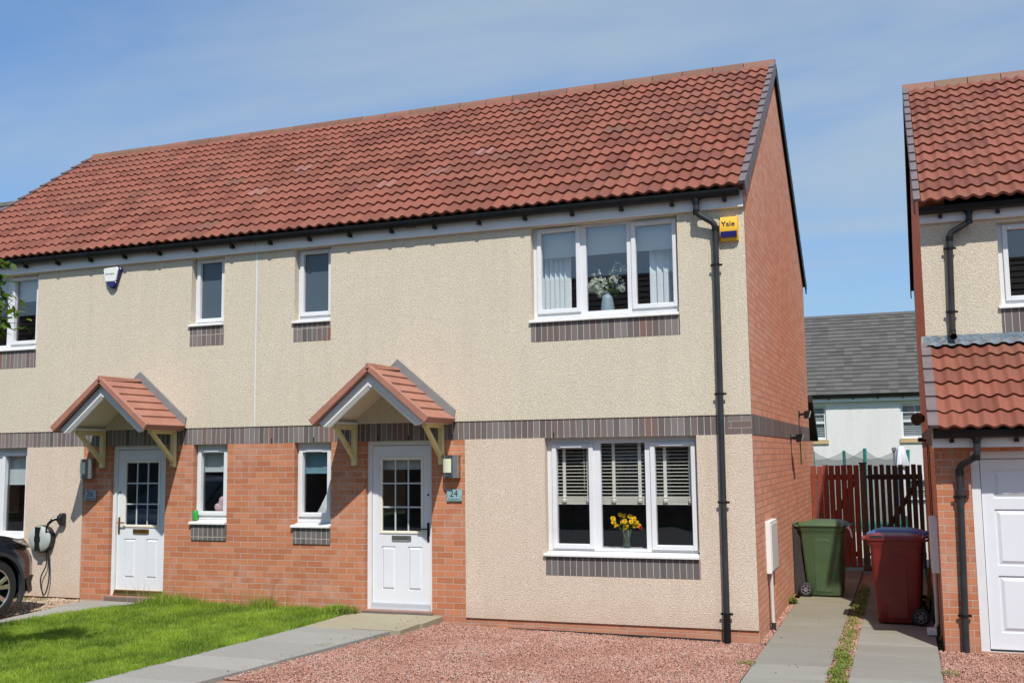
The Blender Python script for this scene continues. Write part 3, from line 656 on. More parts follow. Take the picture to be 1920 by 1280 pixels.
mb=MB(); mb.box(LX,JX-.003,-.055,-.03,4.648,4.835); mb.box(LX,JX-.003,-.03,-.001,4.648,4.66); mb.build('fascia',M['fascia'],h26,bevel=.002)
gutter(h26,LX,JX-.01,-.118,4.842,brk=[b for b in BR if b<JX]+[-11.0,-11.6,-12.2],unions=(-8.1,))
window(h26,BU6,[(-10.725,-10.31,3.672,4.575,1),(-11.33,-10.87,3.62,4.60,0),(-11.9,-11.46,3.672,4.575,1)],vents=False)
window(h26,SU6,[(-7.41,-7.06,3.813,4.585,1)],frost=True,label='small window with obscured glass')
window(h26,BL6,[(-10.78,-10.39,.903,1.983,1),(-11.4,-10.93,.86,2.03,0),(-12.0,-11.55,.903,1.983,1)],vents=False)
window(h26,SL6,[(-7.335,-6.975,1.209,1.985,1)])
front_door(h26,D6,-1,'upvc','brass','brass')
canopy(h26,-8.305)
hk=MB(); hk.tube([(-7.70,-.10,1.99),(-7.70,-.16,2.02),(-7.70,-.17,1.96),(-7.70,-.12,1.93),(-7.70,-.07,1.90),(-7.70,-.05,1.82),(-7.70,-.09,1.80)],.006,6); o=hk.build('basket_hook',M['black'],None); tag(o,'curled black basket hook on the right canopy bracket beside door 26','hook')
M['brick_dim']=brick_mat('brick_dark','x',c1=(.10,.07,.055),c2=(.15,.10,.08),mortar=(.12,.11,.10))
# ---------------------------------------------------------------- neighbour with garage (right)
NX=1.855; NR=8.4; NY=1.10; NTY,NTZ=.83,4.70; NSY,NSZ=3.50,2.50; NN=14; NG=math.hypot(NSY,NSZ)/NN*.995; NYR,NZR=NTY+NSY,NTZ+NSZ; ND=7.75
hn=thing('detached_house','cream house with red pantile roof and white garage door, cut by the right edge','house',(4.5,3,-.1))
NW=(2.665,4.45,3.475,4.46); NW2=(6.0,7.6,3.475,4.46)
mb=MB(); wall_holes(mb,NX,NR,3.17,4.64,[NW,NW2],NY,.10,.02); mb.build('upper_roughcast_wall',M['harl_up'],hn)
mb=MB(); mb.box(2.66,4.46,NY-.003,NY+.03,3.19,3.474); mb.build('sill_soldiers',soldier('soldier_sill_neighbour','x',3.17,dx=.01),hn)
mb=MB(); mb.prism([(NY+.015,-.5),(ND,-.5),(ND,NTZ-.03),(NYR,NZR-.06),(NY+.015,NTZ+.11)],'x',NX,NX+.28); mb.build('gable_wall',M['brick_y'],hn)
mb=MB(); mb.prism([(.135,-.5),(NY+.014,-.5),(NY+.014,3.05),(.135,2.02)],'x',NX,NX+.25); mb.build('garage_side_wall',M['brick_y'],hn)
mb=MB(); mb.box(NX-.004,NX,.136,ND,1.96,2.18); mb.build('gable_soldier_course',M['sold_band_y'],hn)
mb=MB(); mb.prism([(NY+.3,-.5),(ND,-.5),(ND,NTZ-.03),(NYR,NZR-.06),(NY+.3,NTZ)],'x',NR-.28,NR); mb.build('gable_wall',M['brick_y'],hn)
mb=MB(); mb.box(NX+.29,NR-.29,ND-.2,ND,-.4,4.6); mb.box(NX+.285,NR-.285,NY+.14,ND-.21,2.40,2.48); mb.box(NX+.285,NR-.285,NY+.14,ND-.21,4.56,4.62); mb.build('rear_wall',M['room'],hn)
GDO=(2.19,5.05,-.14,1.885)
mb=MB(); wall_holes(mb,NX,NR,-.5,1.96,[GDO,(6.2,7.1,-.05,1.96)],.12,.10,.1); mb.build('brick_wall',M['brick_x'],hn)
# garage door
gd=part_empty('garage_door',hn); f=MB(); ring(f,2.195,5.045,-.138,1.883,.085,.155,.21,wb=.002,wt=.075); f.build('door_frame',M['upvc'],gd,bevel=.004)
rows=[(.05,.62),(.72,1.29),(1.40,1.69)]; cols=[(2.40,2.98),(3.05,3.62),(3.69,4.26),(4.33,4.87)]
hl=[(a,b,c,d) for a,b in cols for c,d in rows]
mb=MB(); wall_holes(mb,2.287,4.955,-.115,1.80,hl,.185,.014,.03); lf=mb.build('door_leaf',M['door_white'],gd)
for a,b,c,d in hl:
    r=MB(); r.quad((a,.197,c),(b,.197,c),(b,.197,d),(a,.197,d)); o=.05
    r.hexa([(a+o,.183,c+o),(b-o,.183,c+o),(b-o+.03,.1965,c+o-.03),(a+o-.03,.1965,c+o-.03),(a+o,.183,d-o),(b-o,.183,d-o),(b-o+.03,.1965,d-o+.03),(a+o-.03,.1965,d-o+.03)]); r.build('raised_panel',M['door_white'],lf)
mb=MB(); mb.box(2.29,4.95,.18,.23,-.15,-.118); mb.build('rubber_seal',M['rubber'],gd)
# garage lean-to roof
GEY,GEZ=-.22,2.115; GSY,GSZ=NY-GEY,1.00; GN=6; GGA=math.hypot(GSY,GSZ)/GN
pantiles('garage_roof',NX+.04,NR,GEY,GEZ,GSY,GSZ,GN,GGA*.97,hn,M['tile'],x_anchor=NX+.04,patches=[(2.86,2,.45,.7)],seed=9)
verge('garage_verge',NX-.055,GEY,GEZ,GSY,GSZ,GN,GGA*.97,hn,side=-1,w=.10)
rng=random.Random(3); mb=MB()
import itertools
fx=[NX-.05+.0375*i for i in range(int((NR-NX)/.0375)+1)]
k=math.hypot(GSY,GSZ); dy_,dz_=GSY/k,GSZ/k
def lp(x,s): 
    hgt=.030*((.5+.5*math.cos(2*PI*(((x-NX-.04)/.15)%1)))**1.15)+.052
    return (x,GEY+dy_*s-dz_*hgt*1.0,GEZ+dz_*s+dy_*hgt)
for a,b in zip(fx[:-1],fx[1:]):
    s0=k-.155; mb.quad(lp(a,s0),lp(b,s0),(b,NY-.022,3.125),(a,NY-.022,3.125)); mb.quad((a,NY-.022,3.125),(b,NY-.022,3.125),(b,NY-.012,3.20),(a,NY-.012,3.20))
mb.build('lead_flashing',M['lead'],hn,smooth=True)
mb=MB(); mb.box(NX-.02,NR,-.085,-.06,1.925,2.085); mb.box(NX-.02,NR,-.06,.118,1.925,1.945); mb.build('garage_fascia',M['fascia'],hn,bevel=.002)
gutter(hn,NX-.005,NR,-.15,2.10,brk=[2.02,2.62,3.22,3.8],unions=(2.25,))
downpipe(hn,[(2.25,-.15,2.06),(2.25,-.15,1.84),(2.085,.06,1.73),(2.05,.075,-.15)],collars=[((2.25,-.15,2.05),(2.25,-.15,1.97)),((2.24,-.14,1.85),(2.235,-.13,1.80)),((2.085,.06,1.70),(2.084,.06,1.64))],clips=[(2.075,.064,1.42),(2.055,.074,.22)],label='downpipe beside the garage door')
# upper
pantiles('roof',NX+.025,NR,NTY,NTZ,NSY,NSZ,NN,NG,hn,M['tile'],x_anchor=NX-.03,seed=12)
pantiles('rear_roof',NX+.025,NR,2*NYR-NTY,NTZ,-NSY,NSZ,NN,NG,hn,M['tile'],x_anchor=NX-.03,seg=6,seed=13)
ridge_tiles(hn,NX-.06,NR,NYR,NZR+.012)
verge('verge',NX-.055,NTY,NTZ,NSY,NSZ,NN,NG,hn,side=-1); verge('rear_verge',NX-.055,2*NYR-NTY,NTZ,-NSY,NSZ,NN,NG,hn,side=-1,drop=.15,mat='black_matt')  # rear verge again black, with the shade under it painted in
mb=MB(); mb.box(NX,NR,NY-.055,NY-.03,4.505,4.67); mb.box(NX,NR,NY-.03,NY-.001,4.505,4.517); mb.build('fascia',M['fascia'],hn,bevel=.002)
gutter(hn,NX+.0,NR,NY-.118,4.675,brk=[2.08,2.68,3.28,3.9],unions=(2.38,))
downpipe(hn,[(2.38,NY-.118,4.64),(2.38,NY-.118,4.47),(2.165,NY-.06,4.36),(2.14,NY-.055,3.24)],collars=[((2.38,NY-.118,4.63),(2.38,NY-.118,4.56)),((2.378,NY-.117,4.49),(2.372,NY-.115,4.455)),((2.165,NY-.06,4.33),(2.164,NY-.06,4.28))],clips=[(2.162,NY-.06,4.19),(2.145,NY-.056,3.46)])
so_=MB(); so_.tube([(2.14,NY-.055,3.26),(2.14,NY-.060,3.20),(2.145,NY-.13,3.17)],.038,14,cap=False); so_.build('pipe_shoe',M['black_matt'],hn,smooth=True)
window(hn,NW,[(2.775,3.20,3.62,4.38,1),(3.31,3.80,3.58,4.41,0),(3.91,4.34,3.62,4.38,1)],y=NY+.08)
# window() draws its sill relative to the facade at y=0, so give this one its own
s=[o for o in bpy.data.objects if o.name.startswith('sill') and not o.name.startswith('sill_')][-1]; s.data.transform(Matrix.Translation((0,NY-.0,0)))
for v in s.data.vertices:
    if v.co.y>NY+.1: v.co.y=NY+.076
# ---------------------------------------------------------------- white house behind, other houses
def simple_house(name,label,x0,x1,yf,depth,zg,ze,zr,wallm,tilem,wins,joint=None,two_row=True,front=True,doors=(),rows=20,sillm='sill_tan',barn=True):
    h=thing(name,label,'house',((x0+x1)/2,yf,zg)); yb=yf+depth; yr=(yf+yb)/2
    sgn=1 if front else -1; F=yf if front else yb
    mb=MB(); hs=[w for w in wins]
    if front: wall_holes(mb,x0,x1,zg-.3,ze,hs+list(doors),yf,.12,.02)
    else:
        wall_holes(mb,x0,x1,zg-.3,ze,hs+list(doors),0,.12,.02); mb.v=[(a,yb-b,c) for a,b,c in mb.v]
    mb.build('wall',M[wallm],h)
    if front: ya,yc=yf+.125,yb
    else: ya,yc=yf,yb-.125
    mb=MB()
    for (a,b) in ((x0,x0+.25),(x1-.25,x1)): mb.prism([(ya,zg-.3),(yc,zg-.3),(yc,ze),(yr,zr-.08),(ya,ze)],'x',a,b)
    yo=yb-.2 if front else yf; mb.box(x0+.251,x1-.251,yo,yo+.2,zg-.3,ze-.01); mb.build('side_walls',M[wallm],h)
    mb=MB(); mb.box(x0+.26,x1-.26,min(ya,yc)+.21,max(ya,yc)-.21,ze-.06,ze-.01); mb.box(x0+.26,x1-.26,yr-.05,yr+.05,zg,ze-.07); mb.build('inner_floor',M['room'],h)
    dyv,dzv=(depth/2+.25),(zr-(ze-.02)); g_=math.hypot(dyv,dzv)/rows
    pantiles('roof',x0-.12,x1+.12,yf-.25,ze-.02,dyv,dzv,rows,g_*.995,h,M[tilem],flat=True,thick=.030,seed=int(abs(x0*7))+1)
    pantiles('rear_roof',x0-.12,x1+.12,yb+.25,ze-.02,-dyv,dzv,rows,g_*.995,h,M[tilem],flat=True,thick=.030,seed=int(abs(x0*5))+2)
    rt=MB(); rt.prism([(yr-.13,zr-.05),(yr,zr+.07),(yr+.13,zr-.05)],'x',x0-.14,x1+.14,tint=.3); rt.build('ridge',M[tilem],h)
    for s_ in (1,-1):
        yy=yf if s_>0 else yb
        mb=MB(); mb.box(x0-.1,x1+.1,min(yy-s_*.16,yy-s_*.01),max(yy-s_*.16,yy-s_*.01),ze-.26,ze-.10); mb.build('fascia',M['fascia'],h)
        gutter(h,x0-.1,x1+.1,yy-s_*.22,ze-.055,r=.06,brk=[x0+.4+.8*i for i in range(int((x1-x0)/.8))])
    for wn in wins:
        w=part_empty('window',h); xa,xb,za,zb=wn; d=1 if front else -1; Y0=F+d*.08
        def Yr(a,b): return (min(Y0+d*a,Y0+d*b),max(Y0+d*a,Y0+d*b))
        fr=MB(); y1,y2=Yr(0,.05); ring(fr,xa,xb,za,zb,.07,y1,y2); y1,y2=Yr(-.01,.04); fr.box(xa+.07,xb-.07,y1,y2,(za+zb)/2-.035,(za+zb)/2+.035)
        if barn:
            y1,y2=Yr(.0,.012); fr.box((xa+xb)/2-.012,(xa+xb)/2+.012,y1,y2,(za+zb)/2+.035,zb-.07); fr.box(xa+.07,(xa+xb)/2-.012,y1,y2,(za+3*zb)/4-.012,(za+3*zb)/4+.012); fr.box((xa+xb)/2+.012,xb-.07,y1,y2,(za+3*zb)/4-.012,(za+3*zb)/4+.012)
        fr.build('frame',M['upvc'],w); gl=MB(); y1,y2=Yr(.013,.02); gl.box(xa+.07,xb-.07,y1,y2,za+.07,zb-.07); gl.build('pane',M['glass'],w)
        bl=MB(); 
        for i in range(int((zb-za-.14)/.06)):
            y1,y2=Yr(.06,.085); bl.box(xa+.08,xb-.08,y1,y2,za+.08+.06*i,za+.08+.06*i+.03)
        bl.build('blind',M['blind_grey'],w)
        sl=MB(); y1,y2=(F-.05,F+.08) if front else (F-.08,F+.05); sl.box(xa-.06,xb+.06,y1,y2,za-.15,za-.001); sl.build('sill',M[sillm],w)
    for dn in doors:
        xa,xb,za,zb=dn; dd=part_empty('front_door',h); y1,y2=(F+.08,F+.12) if front else (F-.12,F-.08)
        mb=MB(); mb.box(xa+.001,xb-.001,y1,y2,za,zb-.001); mb.build('door_leaf',M['door_dark'],dd)
    if joint is not None: mb=MB(); mb.box(joint-.012,joint+.012,F-.004,F+.01,zg,ze-.27); mb.build('movement_joint',M['upvc'],h)
    return h
simple_house('rear_house','white rendered house with grey tiled roof seen through the gap behind the gates',-4.4,6.2,26.0,8.4,-1.45,3.88,7.10,'harl_white','slate',
  [(-1.85,-.93,2.34,3.50),(1.50,2.42,2.34,3.50),(-3.6,-2.7,2.34,3.50),(4.2,5.1,2.34,3.50),(-1.85,-.93,-.3,.95),(1.50,2.42,-.3,.95)],joint=.235,rows=21)
simple_house('distant_house','grey roofed house just showing at the far left beyond the pair',-23.0,-15.2,.1,8.4,-.2,4.2,7.13,'harl_up','slate',[(-22,-20.6,3.0,4.0),(-18.6,-17.2,3.0,4.0)],rows=16)
# houses across the street (they show in the window reflections)
simple_house('opposite_house','dark roofed brick house across the street, mirrored in the upper windows',-14.2,-4.0,-28.3,8.4,-.3,5.0,8.26,'brick_dim','dark_tile',[(-13,-11.6,3.4,4.6),(-9.6,-8.2,3.4,4.6),(-6.6,-5.2,3.4,4.6),(-13,-11.4,.7,2.0),(-7,-5.2,.7,2.0)],front=False,doors=[(-9.8,-8.9,-.2,1.9)],sillm='upvc_sill',rows=13)
simple_house('opposite_house','dark roofed brick house across the street at its right end',-2.4,8.0,-28.3,8.4,-.3,5.0,8.26,'brick_dim','dark_tile',[(-1.2,.2,3.4,4.6),(5.4,6.8,3.4,4.6),(-1.2,.4,.7,2.0),(5.2,6.8,.7,2.0)],front=False,doors=[(2.2,3.1,-.2,1.9)],sillm='upvc_sill',rows=13)
simple_house('opposite_house','dark roofed brick house across the street at its left end',-44.0,-33.6,-28.3,8.4,-.3,5.0,8.4,'brick_dim','dark_tile',[(-42.8,-41.4,3.4,4.6),(-36,-34.6,3.4,4.6),(-42.6,-41,.7,2.0)],front=False,doors=[(-39,-38.1,-.2,1.9)],sillm='upvc_sill',rows=13)
simple_house('opposite_house','dark roofed brick house across the street, second from the left',-31.0,-17.0,-28.3,8.4,-.3,4.6,7.3,'brick_dim','dark_tile',[(-29.6,-28.2,3.0,4.2),(-23.5,-22,3.0,4.2),(-29.4,-27.6,.7,2.0)],front=False,doors=[(-25.4,-24.5,-.2,1.9)],sillm='upvc_sill',rows=13)
# rear lean-to of house 24 peeping round the gable
rl=MB(); rl.prism([(GD+.02,2.90),(GD+.02,2.78),(8.35,2.14),(8.45,2.10),(8.45,2.22)],'x',-2.4,.075); rl.build('rear_lean_to_roof',M['black_matt'],h24)
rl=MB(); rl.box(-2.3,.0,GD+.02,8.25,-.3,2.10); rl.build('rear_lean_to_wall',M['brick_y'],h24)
# ---------------------------------------------------------------- ground
def G(x,y):
    """terrain height"""
    b=-.03 if x<=-4.2 else (-.17 if x>=-.4 else -.03-.14*(x+4.2)/3.8)
    b-=.045
    if y<-4.6: b-=min(.10,(-4.6-y)*.05)
    if y>9.5: b-=min(1.30,(y-9.5)*.11)
    return b
xs=np.concatenate([[-400,-150,-60],np.linspace(-30,20,51),[60,150,400]]); ys=np.concatenate([[-400,-150,-60],np.linspace(-34,34,69),[70,160,400]])
V=np.array([(x,y,G(x,y)) for y in ys for x in xs]); nx=len(xs)
F=np.array([(j*nx+i,j*nx+i+1,(j+1)*nx+i+1,(j+1)*nx+i) for j in range(len(ys)-1) for i in range(nx-1)])
struct(np_mesh('ground',V,F,M['far_grass']))
mb=MB(); mb.box(-80,60,-5.9,-4.72,-.30,-.085); struct(mb.build('pavement',M['slab']))
mb=MB(); mb.box(-80,60,-6.02,-5.905,-.34,-.095); struct(mb.build('kerb',M['kerb'],bevel=.01))
mb=MB(); mb.quad((-80,-17.5,-.165),(60,-17.5,-.165),(60,-6.02,-.165),(-80,-6.02,-.165)); struct(mb.build('road',M['asphalt']))
def slabs(name,mat,cells,zt,th=.05,gap=.004,seed=1,tilt=.003,par=None):
    rg=random.Random(seed); mb=MB()
    for (x0,x1,y0,y1) in cells:
        d=[rg.uniform(-tilt,tilt) for _ in range(4)]; z=zt if callable(zt) else (lambda x,y:zt)
        a,b,c,e=x0+gap,x1-gap,y0+gap,y1-gap
        P=[(a,c,z(a,c)-th),(b,c,z(b,c)-th),(b,e,z(b,e)-th),(a,e,z(a,e)-th)]+[(p[0],p[1],z(p[0],p[1])+dd) for p,dd in zip([(a,c),(b,c),(b,e),(a,e)],d)]
        mb.hexa(P,tint=rg.random())
    return struct(mb.build(name,mat,bevel=.004))
def gp(x,y): return -.004
# landing and front path of 24
slabs('door_landing',M['landing'],[(-4.96,-4.34,-.62,-.035),(-4.34,-3.715,-.62,-.035),(-4.96,-4.34,-1.17,-.62),(-4.34,-3.745,-1.12,-.62)],gp,th=.10,seed=4)
def qslabs(name,mat,L,R,cuts,zt,th=.10,gap=.004,seed=1,cross=None,par=None):
    """slabs between two straight edges L,R: x as function of y"""
    rg=random.Random(seed); mb=MB()
    for i in range(len(cuts)-1):
        y0,y1=cuts[i+1]+gap,cuts[i]-gap; xs=[0,1] if not cross else [0,cross,1]
        for j in range(len(xs)-1):
            f=lambda y,t:L(y)+(R(y)-L(y))*t
            c=[(f(y0,xs[j])+gap,y0),(f(y0,xs[j+1])-gap,y0),(f(y1,xs[j+1])-gap,y1),(f(y1,xs[j])+gap,y1)]
            mb.hexa([(x,y,zt-th) for x,y in c]+[(x,y,zt+rg.uniform(-.0025,.0025)) for x,y in c],tint=rg.random())
    return struct(mb.build(name,mat,bevel=.003))
qslabs('garden_path',M['slab'],lambda y:-4.955+.068*(y+1.17),lambda y:-3.84+.135*(y+1.17),[-1.17,-1.50,-2.12,-2.99,-3.48,-4.05,-4.70],-.004,seed=8)
# path of 26
qslabs('garden_path',M['slab'],lambda y:-9.12-.19*y*-1.0*-1 if False else -9.12-.17*y,lambda y:-8.13+.22*y,[-.035,-.62,-1.22,-1.82,-2.42,-3.02],-.004,seed=9)
# pavement row at the very front of the gravel
slabs('front_edging',M['slab'],[(-4.02+.9*i,-3.12+.9*i,-4.7,-3.70) for i in range(4)],lambda x,y:-.10+.0*x,th=.05,seed=10)
# driveway lanes to the right of the gable
def dz(x,y): return -.14+min(max(y,0),8)*.004
cl=[]; y=-4.7; rg=random.Random(2)
while y<7.6:
    L=.60; cl.append((.075,.80,y,y+L)); cl.append((.985,1.79,y+.17,y+.17+L)); y+=L
slabs('driveway',M['drive'],cl,dz,th=.06,seed=11,tilt=.0025)
def sheet(name,mat,poly,z):
    mb=MB(); zf=z if callable(z) else (lambda x,y:z); mb.add([(x,y,zf(x,y)) for x,y in poly],[tuple(range(len(poly)))]); return struct(mb.build(name,mat))
def gz(x,y):
    return float(np.interp(x,[-4.3,-3.75,-3.43,-1.9,-.1],[-.058,-.07,-.102,-.138,-.158]))+(.018*min(1,-y/1.5) if y<0 else 0)
# gravel beds
gx=np.linspace(-4.9,.07,26); gy=np.linspace(-4.7,.03,12)
V=np.array([(x,y,gz(x,y)-.007) for y in gy for x in gx]); F=np.array([(j*26+i,j*26+i+1,(j+1)*26+i+1,(j+1)*26+i) for j in range(11) for i in range(25)])
struct(np_mesh('gravel_bed',V,F,M['bed_red']))
sheet('gravel_bed',M['bed_red'],[(0.0,.04),(.075,.04),(.075,7.5),(0.0,7.5)],-.158)
sheet('gravel_bed',M['bed_red'],[(.80,-4.7),(.985,-4.7),(.985,7.6),(.80,7.6)],-.155)
sheet('gravel_bed',M['bed_red'],[(1.79,-4.7),(8.4,-4.7),(8.4,.19),(1.79,.19)],-.165)
sheet('gravel_bed',M['bed_tan'],[(-12.7,-6),(-9.0,-6),(-9.0,.04),(-12.7,.04)],-.035)
sheet('lawn_soil',M['soil'],[(-8.9,-4.7),(-5.1,-4.7),(-4.93,-1.0),(-4.93,.04),(-8.13,.04),(-8.2,-.6),(-8.6,-2.2)],-.028)
sheet('back_garden',M['slab'],[(-.1,8.0),(1.9,8.0),(1.9,9.4),(-.1,9.4)],-.10)
from mathutils import noise as mn
def inpoly(X,Y,poly):
    c=np.zeros(len(X),bool); n=len(poly)
    for i in range(n):
        x1,y1=poly[i]; x2,y2=poly[(i+1)%n]
        m=((y1>Y)!=(y2>Y))&(X<(x2-x1)*(Y-y1)/(y2-y1+1e-12)+x1); c^=m
    return c
def scatter_poly(n,poly):
    p=np.array(poly); X=RNG.uniform(p[:,0].min(),p[:,0].max(),n); Y=RNG.uniform(p[:,1].min(),p[:,1].max(),n); m=inpoly(X,Y,poly); return X[m],Y[m]
def stones(name,label,poly,dens,zf,mat,smin=.008,smax=.019,sq=.65):
    p=np.array(poly); area=(np.ptp(p[:,0]))*(np.ptp(p[:,1])); X,Y=scatter_poly(int(area*dens),poly); n=len(X)
    base=np.array([(1,0,0),(0,1,0),(-1,0,0),(0,-1,0),(0,0,1),(0,0,-1)],float)
    fc=np.array([(0,1,4),(1,2,4),(2,3,4),(3,0,4),(1,0,5),(2,1,5),(3,2,5),(0,3,5)])
    s=RNG.uniform(smin,smax,n)*np.where(RNG.random(n)<.04,1.5,1); R=RNG.uniform(.55,1.25,(n,6,1)); v=base[None]*R
    v=v+RNG.normal(0,.18,(n,6,3)); v[:,:,2]*=sq
    a=RNG.uniform(0,2*PI,n); ca,sa=np.cos(a)[:,None],np.sin(a)[:,None]
    t=RNG.normal(0,.45,n)[:,None]; x=v[:,:,0]*np.cos(t)+v[:,:,2]*np.sin(t); z=-v[:,:,0]*np.sin(t)+v[:,:,2]*np.cos(t)
    xx=x*ca-v[:,:,1]*sa; yy=x*sa+v[:,:,1]*ca
    W=np.stack([xx,yy,z],2)*s[:,None,None]; nn=np.array([mn.noise(Vector((a_*1.3,b_*1.3,4.0)))+.5*mn.noise(Vector((a_*4,b_*4,9.0))) for a_,b_ in zip(X,Y)]); Z=np.array([zf(a_,b_) for a_,b_ in zip(X,Y)])+RNG.uniform(-.004,.010,n)+nn*.010
    W+=np.stack([X,Y,Z],1)[:,None,:]
    F=(fc[None]+np.arange(n)[:,None,None]*6).reshape(-1,3); tint=np.repeat(np.where(RNG.random(n)<.05+.05*nn,.985,np.clip(RNG.random(n)*.93+nn*.30,0,.94)),8)
    o=np_mesh(name,W.reshape(-1,3),F,mat,{'tint':tint}); struct(o,'stuff'); o['label']=label; o['category']='gravel'; return o
stones('gravel','loose red stone chippings spread in front of the lower window',[(-4.75,-3.72),(-4.45,-2.9),(-4.05,-1.5),(-3.78,-1.12),(-3.70,-.05),(.05,.0),(.06,-3.72)],6800,gz,M['stone_red'],.005,.015)
stones('gravel','narrow line of red chippings along the foot of the gable',[(.005,.0),(.072,.0),(.072,3.6),(.005,3.6)],4000,lambda x,y:-.145,M['stone_red'])
stones('gravel','red chippings before the white garage door',[(1.80,-4.0),(3.6,-4.0),(3.6,.10),(1.80,.10)],5200,lambda x,y:-.153,M['stone_red'],.006,.016)
stones('gravel','red grit in the seam between the two driveway lanes',[(.80,-3.2),(.985,-3.2),(.985,3.0),(.80,3.0)],3600,lambda x,y:-.150,M['stone_red'])
stones('gravel','tan and cream chippings beside the car and the path of number 26',[(-11.6,-3.0),(-9.05,-3.0),(-9.08,.0),(-11.6,.0)],2600,lambda x,y:-.025,M['stone_tan'],.01,.024)
stones('gravel','a few stray red stones kicked onto the path of number 24',[(-4.30,-3.6),(-4.15,-3.6),(-3.85,-1.2),(-3.74,-.1),(-4.1,-.1),(-4.2,-1.3)],60,lambda x,y:.002,M['stone_red'],.006,.012)
stones('gravel','stray red grit scattered over the driveway slabs',[(.10,-3.3),(.79,-3.3),(.79,2.5),(.10,2.5)],9,lambda x,y:-.134,M['stone_red'],.006,.012)
# ---------------------------------------------------------------- grass
def blades(name,label,X,Y,Z,H,Wd,mat,lean=.45,cat='grass',bend=.5,tint=None,jit=1.0):
    n=len(X); a=RNG.uniform(0,2*PI,n); l=RNG.uniform(.05,lean,n)*H; la=RNG.uniform(0,2*PI,n)
    dx,dy=np.cos(a)*Wd/2,np.sin(a)*Wd/2; lx,ly=np.cos(la)*l,np.sin(la)*l
    P=np.zeros((n,5,3)); 
    P[:,0]=np.stack([X-dx,Y-dy,Z],1);P[:,1]=np.stack([X+dx,Y+dy,Z],1)
    P[:,2]=np.stack([X+dx*.8+lx*.35,Y+dy*.8+ly*.35,Z+H*.58],1);P[:,3]=np.stack([X-dx*.8+lx*.35,Y-dy*.8+ly*.35,Z+H*.58],1)
    P[:,4]=np.stack([X+lx,Y+ly,Z+H*(1-bend*(l/H)**2)],1)
    F=np.array([(0,1,2),(0,2,3),(3,2,4)]); F=(F[None]+np.arange(n)[:,None,None]*5).reshape(-1,3)
    t=RNG.random(n) if tint is None else tint
    o=np_mesh(name,P.reshape(-1,3),F,mat,{'tint':np.repeat(t,3)}); struct(o,'stuff'); o['label']=label; o['category']=cat; return o
from mathutils import noise as mn
lawn=[(-8.95,-4.65),(-5.14,-4.65),(-5.02,-2.6),(-4.93,-1.17),(-4.96,-.03),(-8.13,-.03),(-8.42,-1.3),(-8.60,-2.2),(-8.80,-3.0)]
X,Y=scatter_poly(190000,lawn)
def fn(X,Y,s,o=0): return np.array([mn.noise(Vector((x*s+o,y*s,o))) for x,y in zip(X,Y)])
nz1=fn(X,Y,1.6); nz2=fn(X,Y,5.5,3.3)
H=.058+.022*nz1+.018*nz2+RNG.uniform(-.015,.022,len(X)); H=np.clip(H,.022,.14)
edge=np.exp((Y)/.12)*.05; H+=edge*RNG.random(len(X))
tint=np.clip(.46+.80*nz1+.60*nz2+RNG.normal(0,.22,len(X)),0,1)
blades('lawn','bright green unmown lawn between the two garden paths',X,Y,np.full(len(X),-.03),H,RNG.uniform(.0035,.007,len(X)),M['blade'],lean=.75,tint=tint)
# dead thatch
X,Y=scatter_poly(60000,lawn); k_=fn(X,Y,2.2,7.7)+fn(X,Y,7,1.1)*.5+RNG.normal(0,.12,len(X))>.22; X,Y=X[k_],Y[k_]; blades('dry_grass','short dry blades scattered through the lawn',X,Y,np.full(len(X),-.03),RNG.uniform(.02,.055,len(X)),RNG.uniform(.003,.005,len(X)),M['dry'],lean=1.2)
# taller clumps along the wall
cx=[(-7.65,.35,.16,900),(-7.3,.3,.13,650),(-6.2,.22,.17,420),(-5.15,.14,.12,500),(-5.6,.25,.09,400),(-6.8,.5,.09,500)]
for i,(c,sd,hh,n) in enumerate(cx):
    X=RNG.normal(c,sd*.45,n); X=np.clip(X,-8.1,-4.93); Y=-.04-np.abs(RNG.normal(0,.09,n)); H=hh*RNG.uniform(.5,1.35,n)
    if i==0: XX,YY,HH=X,Y,H
    else: XX,YY,HH=np.concatenate([XX,X]),np.concatenate([YY,Y]),np.concatenate([HH,H])
blades('tall_grass','taller rough grass tufts against the brick wall',XX,YY,np.full(len(XX),-.03),HH,RNG.uniform(.004,.008,len(XX)),M['blade'],lean=.6)
n=130; X=np.concatenate([RNG.normal(-6.25,.22,n//2),RNG.normal(-7.4,.5,n//2)]); Y=-.05-RNG.random(n)*.16
blades('seed_grass','thin straw coloured seed stalks rising before the brick wall',X,Y,np.full(n,-.03),RNG.uniform(.2,.44,n),RNG.uniform(.0035,.006,n),M['dry'],lean=.35)
def weeds(name,label,spots,zf,n=60,size=.03):
    V=[];F=[];T=[]
    for (x,y,r,k,h) in spots:
        for i in range(int(k)):
            a=random.uniform(0,2*PI); d=r*math.sqrt(random.random()); px,py=x+math.cos(a)*d,y+math.sin(a)*d; z0=zf(px,py); hh=h*random.uniform(.2,1)*(1-.5*d/r)
            L=size*random.uniform(.6,1.5); w=L*random.uniform(.25,.5); az=random.uniform(0,2*PI); up=random.uniform(-.2,.9)
            c=Vector((px,py,z0+hh)); dr=Vector((math.cos(az),math.sin(az),up)).normalized(); sd=dr.cross(Vector((0,0,1))).normalized()
            o=len(V); V+= [c,c+dr*L*.5+sd*w*.5,c+dr*L,c+dr*L*.5-sd*w*.5]; F.append((o,o+1,o+2,o+3)); T.append(random.random())
            if i%3==0: o=len(V); V+=[Vector((px,py,z0-.01)),Vector((px+.003,py,z0-.01)),c+Vector((.002,0,0)),c]; F.append((o,o+1,o+2,o+3)); T.append(.2)
    o=np_mesh(name,np.array([tuple(v) for v in V]),np.array(F),M['weed'],{'tint':T}); struct(o,'stuff'); o['label']=label; o['category']='weeds'; return o
sp=[]; y=-3.3
